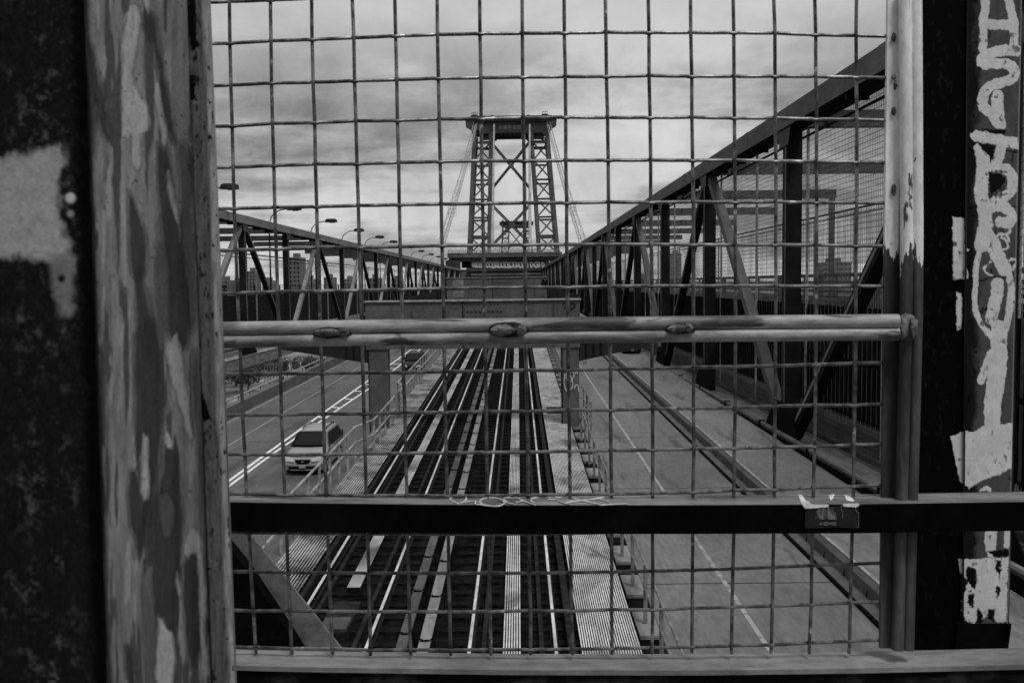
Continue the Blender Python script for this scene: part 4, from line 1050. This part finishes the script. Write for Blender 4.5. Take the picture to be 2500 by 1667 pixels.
def basef(X, Y, U, V):
    n1 = fbm(X/20, Y/60, 31); n2 = fbm(X/7, Y/10, 33)
    v = .075+.05*(n1-.5)+.035*(n2-.5)
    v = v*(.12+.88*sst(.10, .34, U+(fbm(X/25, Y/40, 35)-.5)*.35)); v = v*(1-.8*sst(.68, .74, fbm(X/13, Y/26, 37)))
    for yy in (372, 508, 678, 1048): v = v*(1-.7*(1-sst(1, 3.5, np.abs(Y-yy-(fbm(X/30, Y*0, yy)-.5)*26))))
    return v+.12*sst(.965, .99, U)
painted('graffiti_paint', (2366,2353), (2496,2461), -38, 1521, 100, 950, at(2400, 800, CY-.0009), (0,1,0), gval(basef), m_paintB, colr, PC)
painted('web_paint', (2247,2225), (2365,2352), -38, 1521, 70, 900, at(2330, 800, CY+.0050), (0,1,0), gval(lambda X, Y, U, V: .0015+.006*sst(.62, .8, fbm(X/9, Y/20, 41))), m_paintB, colr, PC)

# ------------------------------------------------------------ left column, close to the lens
coll = empty('steel_column', 'huge blurred steel column with flaking streaked paint filling the left edge', 'column', (-.25, .55, -.5)); PL = Matrix.Translation((.25, -.55, .5))
def lpart(b, name, m_, smooth=False):
    q = b.build(name, m_, coll, smooth); q.matrix_parent_inverse = PL; return q
def colsec(pts_top, pts_bot, name, m_, yt=-60, yb=1760):
    # each point (px, depth) at the top and bottom of the frame; column made between
    a = [at(px, yt, d) for px, d in pts_top]; c = [at(px, yb, d) for px, d in pts_bot]
    zt, zb = .5, -.62
    A = []; B = []
    for p, q in zip(a, c):
        def ext(z): t = (z-p.z)/(q.z-p.z); return (p.x+(q.x-p.x)*t, p.y+(q.y-p.y)*t, z)
        A.append(ext(zt)); B.append(ext(zb))
    n = len(A); NS = 60; vs = []
    for i in range(NS+1):
        t = i/NS; vs += [tuple(A[k][j]+(B[k][j]-A[k][j])*t for j in range(3)) for k in range(n)]
    fs = [tuple(range(n))[::-1], tuple(NS*n+k for k in range(n))]
    for i in range(NS): fs += [(i*n+k, i*n+(k+1)%n, (i+1)*n+(k+1)%n, (i+1)*n+k) for k in range(n)]
    return lpart(MB().add(vs, fs), name, m_)
colsec([(190,.453),(430,.600),(420,.62),(-700,.62),(-700,.46)], [(252,.453),(492,.600),(480,.62),(-700,.62),(-700,.46)], 'side_plate', m_column)
colsec([(452,.60),(508,.60),(512,.63),(440,.63)], [(520,.60),(577,.60),(582,.63),(505,.63)], 'edge_lip', m_collip)
colsec([(-800,.440),(204,.440),(209,.452),(-800,.452)], [(-800,.440),(266,.440),(271,.452),(-800,.452)], 'near_flange', m_coldark)
random.seed(21)
def lpoly(pts, y, name, m_):
    lpart(MB().prism([at(px, py, y) for px, py in pts], (0,.0004,0)), name, m_)
A_, B_, C_ = at(205,-60,.452), at(455,-60,.595), at(268,1760,.452)
nrm = (B_-A_).cross(C_-A_).normalized()
if nrm.dot(A_) > 0: nrm = -nrm
def onface(px, py, off):
    d = MC @ Vector(((px-1250)/F, (833.5-py)/F, -1)); q0 = A_+nrm*off; return d*(q0.dot(nrm)/d.dot(nrm))
z1 = lambda p: [(a/1.844, c/1.844) for a, c in p]
z2 = lambda p: [(a/1.851, 820+c/1.851) for a, c in p]
FL = []
def flake(pts, mt, nm='paint_flake'):
    FL.append((smoothp(pts+[pts[0]], 3)[:-1], mt))
m_fdark, m_fpale, m_fmid = .045, .46, .11
for p in ([(640,60),(690,50),(720,200),(760,420),(800,620),(780,640),(740,520),(700,250),(650,150)], [(578,880),(650,1010),(662,1240),(590,1235),(576,1000)], [(700,640),(765,700),(800,1000),(850,1350),(835,1580),(760,1500),(735,1200),(715,900)], [(600,1240),(650,1240),(700,1580),(640,1580)],
          [(400,190),(430,260),(480,520),(500,620),(470,610),(430,480),(395,280)]): flake(z1(p), m_fdark)
for p in ([(610,-20),(720,-20),(720,480),(690,700),(640,1000),(600,960),(640,700),(612,500)], [(735,500),(790,520),(815,680),(825,900),(800,1150),(790,1350),(740,1290),(690,1200),(690,800),(720,700)], [(850,980),(880,960),(905,1150),(900,1400),(860,1500),(840,1300),(820,1100)], [(585,600),(620,640),(640,900),(620,960),(585,840)], [(560,1400),(600,1420),(610,1560),(570,1560)]): flake(z2(p), m_fdark)
for p in ([(720,980),(750,1180),(760,1400),(730,1580),(700,1500),(690,1200)],[(410,400),(440,560),(430,700),(405,640)],[(800,650),(850,700),(880,1100),(870,1500),(840,1300),(815,900)]): flake(z1(p), m_fmid)
for p in ([(720,720),(780,760),(775,880),(745,900),(725,820)],[(880,60),(930,200),(950,700),(960,1200),(930,1100),(900,600),(870,300)],[(630,1000),(690,1250),(720,1560),(660,1560),(630,1300)]): flake(z2(p), m_fmid)
for p in ([(565,50),(598,30),(625,100),(598,330),(660,480),(665,600),(640,610),(630,750),(605,750),(598,620),(560,600),(545,420),(560,250)], [(645,-20),(690,-20),(670,40)], [(700,420),(720,400),(750,620),(735,640)], [(760,770),(775,820),(795,960),(785,980),(765,870)]): flake(z1(p), m_fpale)
for p in ([(760,60),(800,0),(830,180),(850,300),(870,460),(850,430),(820,330),(790,240)], [(645,450),(670,470),(665,700),(650,740),(635,700)], [(870,870),(900,900),(930,1150),(925,1330),(955,1500),(930,1560),(905,1390),(890,1000),(850,980),(840,950)], [(740,450),(765,455),(775,495),(750,498)], [(715,1290),(770,1340),(795,1450),(780,1570),(715,1570),(712,1400)], [(800,1050),(815,1160),(805,1170),(795,1100)]): flake(z2(p), m_fpale)
LIPF = [f(p) for p, f in (([(835,-20),(880,-20),(885,180),(900,205),(862,240),(845,120)], z1), ([(850,340),(885,340),(875,430),(895,455),(850,450)], z1), ([(885,170),(930,300),(955,380),(920,388),(895,300)], z2), ([(930,1040),(960,1045),(940,1062)], z2))]
def colval(X, Y, U, V):
    wx = X+(fbm(X/20, Y/110, 3)-.5)*20+(fbm(X/5, Y/16, 4)-.5)*5; wy = Y+(fbm(X/14, Y/30, 6)-.5)*40
    f1 = fbm(X/26, Y/240, 7); f2 = fbm(X/9, Y/70, 9); f3 = fbm(X/3.2, Y/9, 12)
    v = .25+.26*(f1-.5)+.16*(f2-.5)+.07*(f3-.5)
    def mix(v, k, c): return v*(1-k)+c*k
    v = mix(v, sst(.56, .63, fbm(X/24, Y/300, 15)), .09+.05*(f3-.5)); v = mix(v, sst(.66, .70, fbm(X/15, Y/160, 17))*.6, .42)
    for p, c in FL:
        d = sdpoly(p, wx, wy); k = 1-sst(-6, 7, d); rim = 1-sst(1, 5, np.abs(d-4))
        v = v*(1-.3*rim); v = mix(v, k*.93, c*(1+.5*(f3-.5)+.5*(f2-.5)))
    v = mix(v, sst(.76, .80, fbm(X/9, Y/15, 19))*.8, .03)
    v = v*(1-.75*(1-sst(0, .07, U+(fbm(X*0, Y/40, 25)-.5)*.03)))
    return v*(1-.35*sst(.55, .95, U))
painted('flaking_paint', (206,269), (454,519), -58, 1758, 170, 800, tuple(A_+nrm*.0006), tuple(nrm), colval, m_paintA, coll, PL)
def lipval(X, Y, U, V):
    f2 = fbm(X/7, Y/60, 9); f3 = fbm(X/3, Y/9, 12); v = .10+.12*(f2-.5)+.08*(f3-.5)
    e = sst(.62, .82, U+(fbm(X/9, Y/120, 44)-.5)*.25); v = v*(1-e)+(.30+.4*(f2-.5))*e
    wx = X+(fbm(X/4, Y/6, 4)-.5)*6; wy = Y+(fbm(X/5, Y/9, 6)-.5)*14
    for p in LIPF: k = 1-sst(-1.5, 1.5, sdpoly(p, wx, wy)); v = v*(1-k)+.003*k
    k = sst(.66, .72, fbm(X/10, Y/24, 61)); v = v*(1-k)+.015*k
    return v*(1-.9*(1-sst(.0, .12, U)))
painted('lip_paint', (452,520), (508,577), -58, 1758, 44, 800, (0,.5994,0), (0,1,0), lipval, m_paintA, coll, PL)
def flval(X, Y, U, V):
    n = fbm(X/26, Y/30, 71, 6, .62); n2 = fbm(X/7, Y/8, 73); n3 = fbm(X/60, Y/120, 75)
    w = sst(-20, 90, X)*(1-sst(150, 215, X)); v = .0025+.075*sst(.50, .78, n*.65+n2*.35)*(.25+.75*w)*sst(.25, .6, n3)+.012*n2
    wx = X+(fbm(X/22, Y/22, 77)-.5)*34; wy = Y+(fbm(X/20, Y/25, 79)-.5)*34
    for p, c in (([(-80,392),(60,380),(150,350),(162,395),(135,440),(138,520),(165,590),(176,650),(130,640),(40,628),(-80,620)], .30), ([(128,630),(178,630),(178,700),(172,770),(150,765),(135,700)], .16)):
        k = 1-sst(-12, 16, sdpoly(p, wx, wy)); v = v*(1-k)+(c*(1+.5*(n2-.5)+.4*(n-.5)))*k
    for cx, cy, r_, c in ((172,484,13,.5),(172,522,9,.22),(133,372,12,.25),(150,680,10,.01)):
        k = 1-sst(r_-5, r_+4, np.hypot(X-cx, Y-cy)); v = v*(1-k)+c*k
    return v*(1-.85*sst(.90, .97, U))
painted('flange_paint', (-300,-300), (203,265), -58, 1758, 230, 700, (0,.4394,0), (0,1,0), flval, m_paintA, coll, PL)
# ------------------------------------------------------------ diagonal gusset below, bottom left
Yg = 3.4
r = empty('diagonal_strut', 'pale diagonal steel strut close below the fence at lower left', 'strut', (-1.0, Yg, -1.3))
PG = Matrix.Translation((1.0, -Yg, 1.3))
a, b1, c, d = at(440,1090,Yg), at(440,1260,Yg), at(775,1720,Yg), at(935,1710,Yg)
o = MB().prism([a, b1, c, d], (0,.02,-.004)).build('flange', m_strut, r); o.matrix_parent_inverse = PG
e, f_, g, h = at(400,1180,Yg-.05), at(400,1760,Yg-.05), at(800,1760,Yg-.05), at(560,1350,Yg-.05)
o = MB().prism([at(400,1300,Yg-.1), at(545,1318,Yg-.1), at(600,1385,Yg-.1), at(700,1535,Yg-.1), at(790,1680,Yg-.1), at(400,1780,Yg-.1)], (0,.06,0)).build('web', m_blackshade, r); o.matrix_parent_inverse = PG
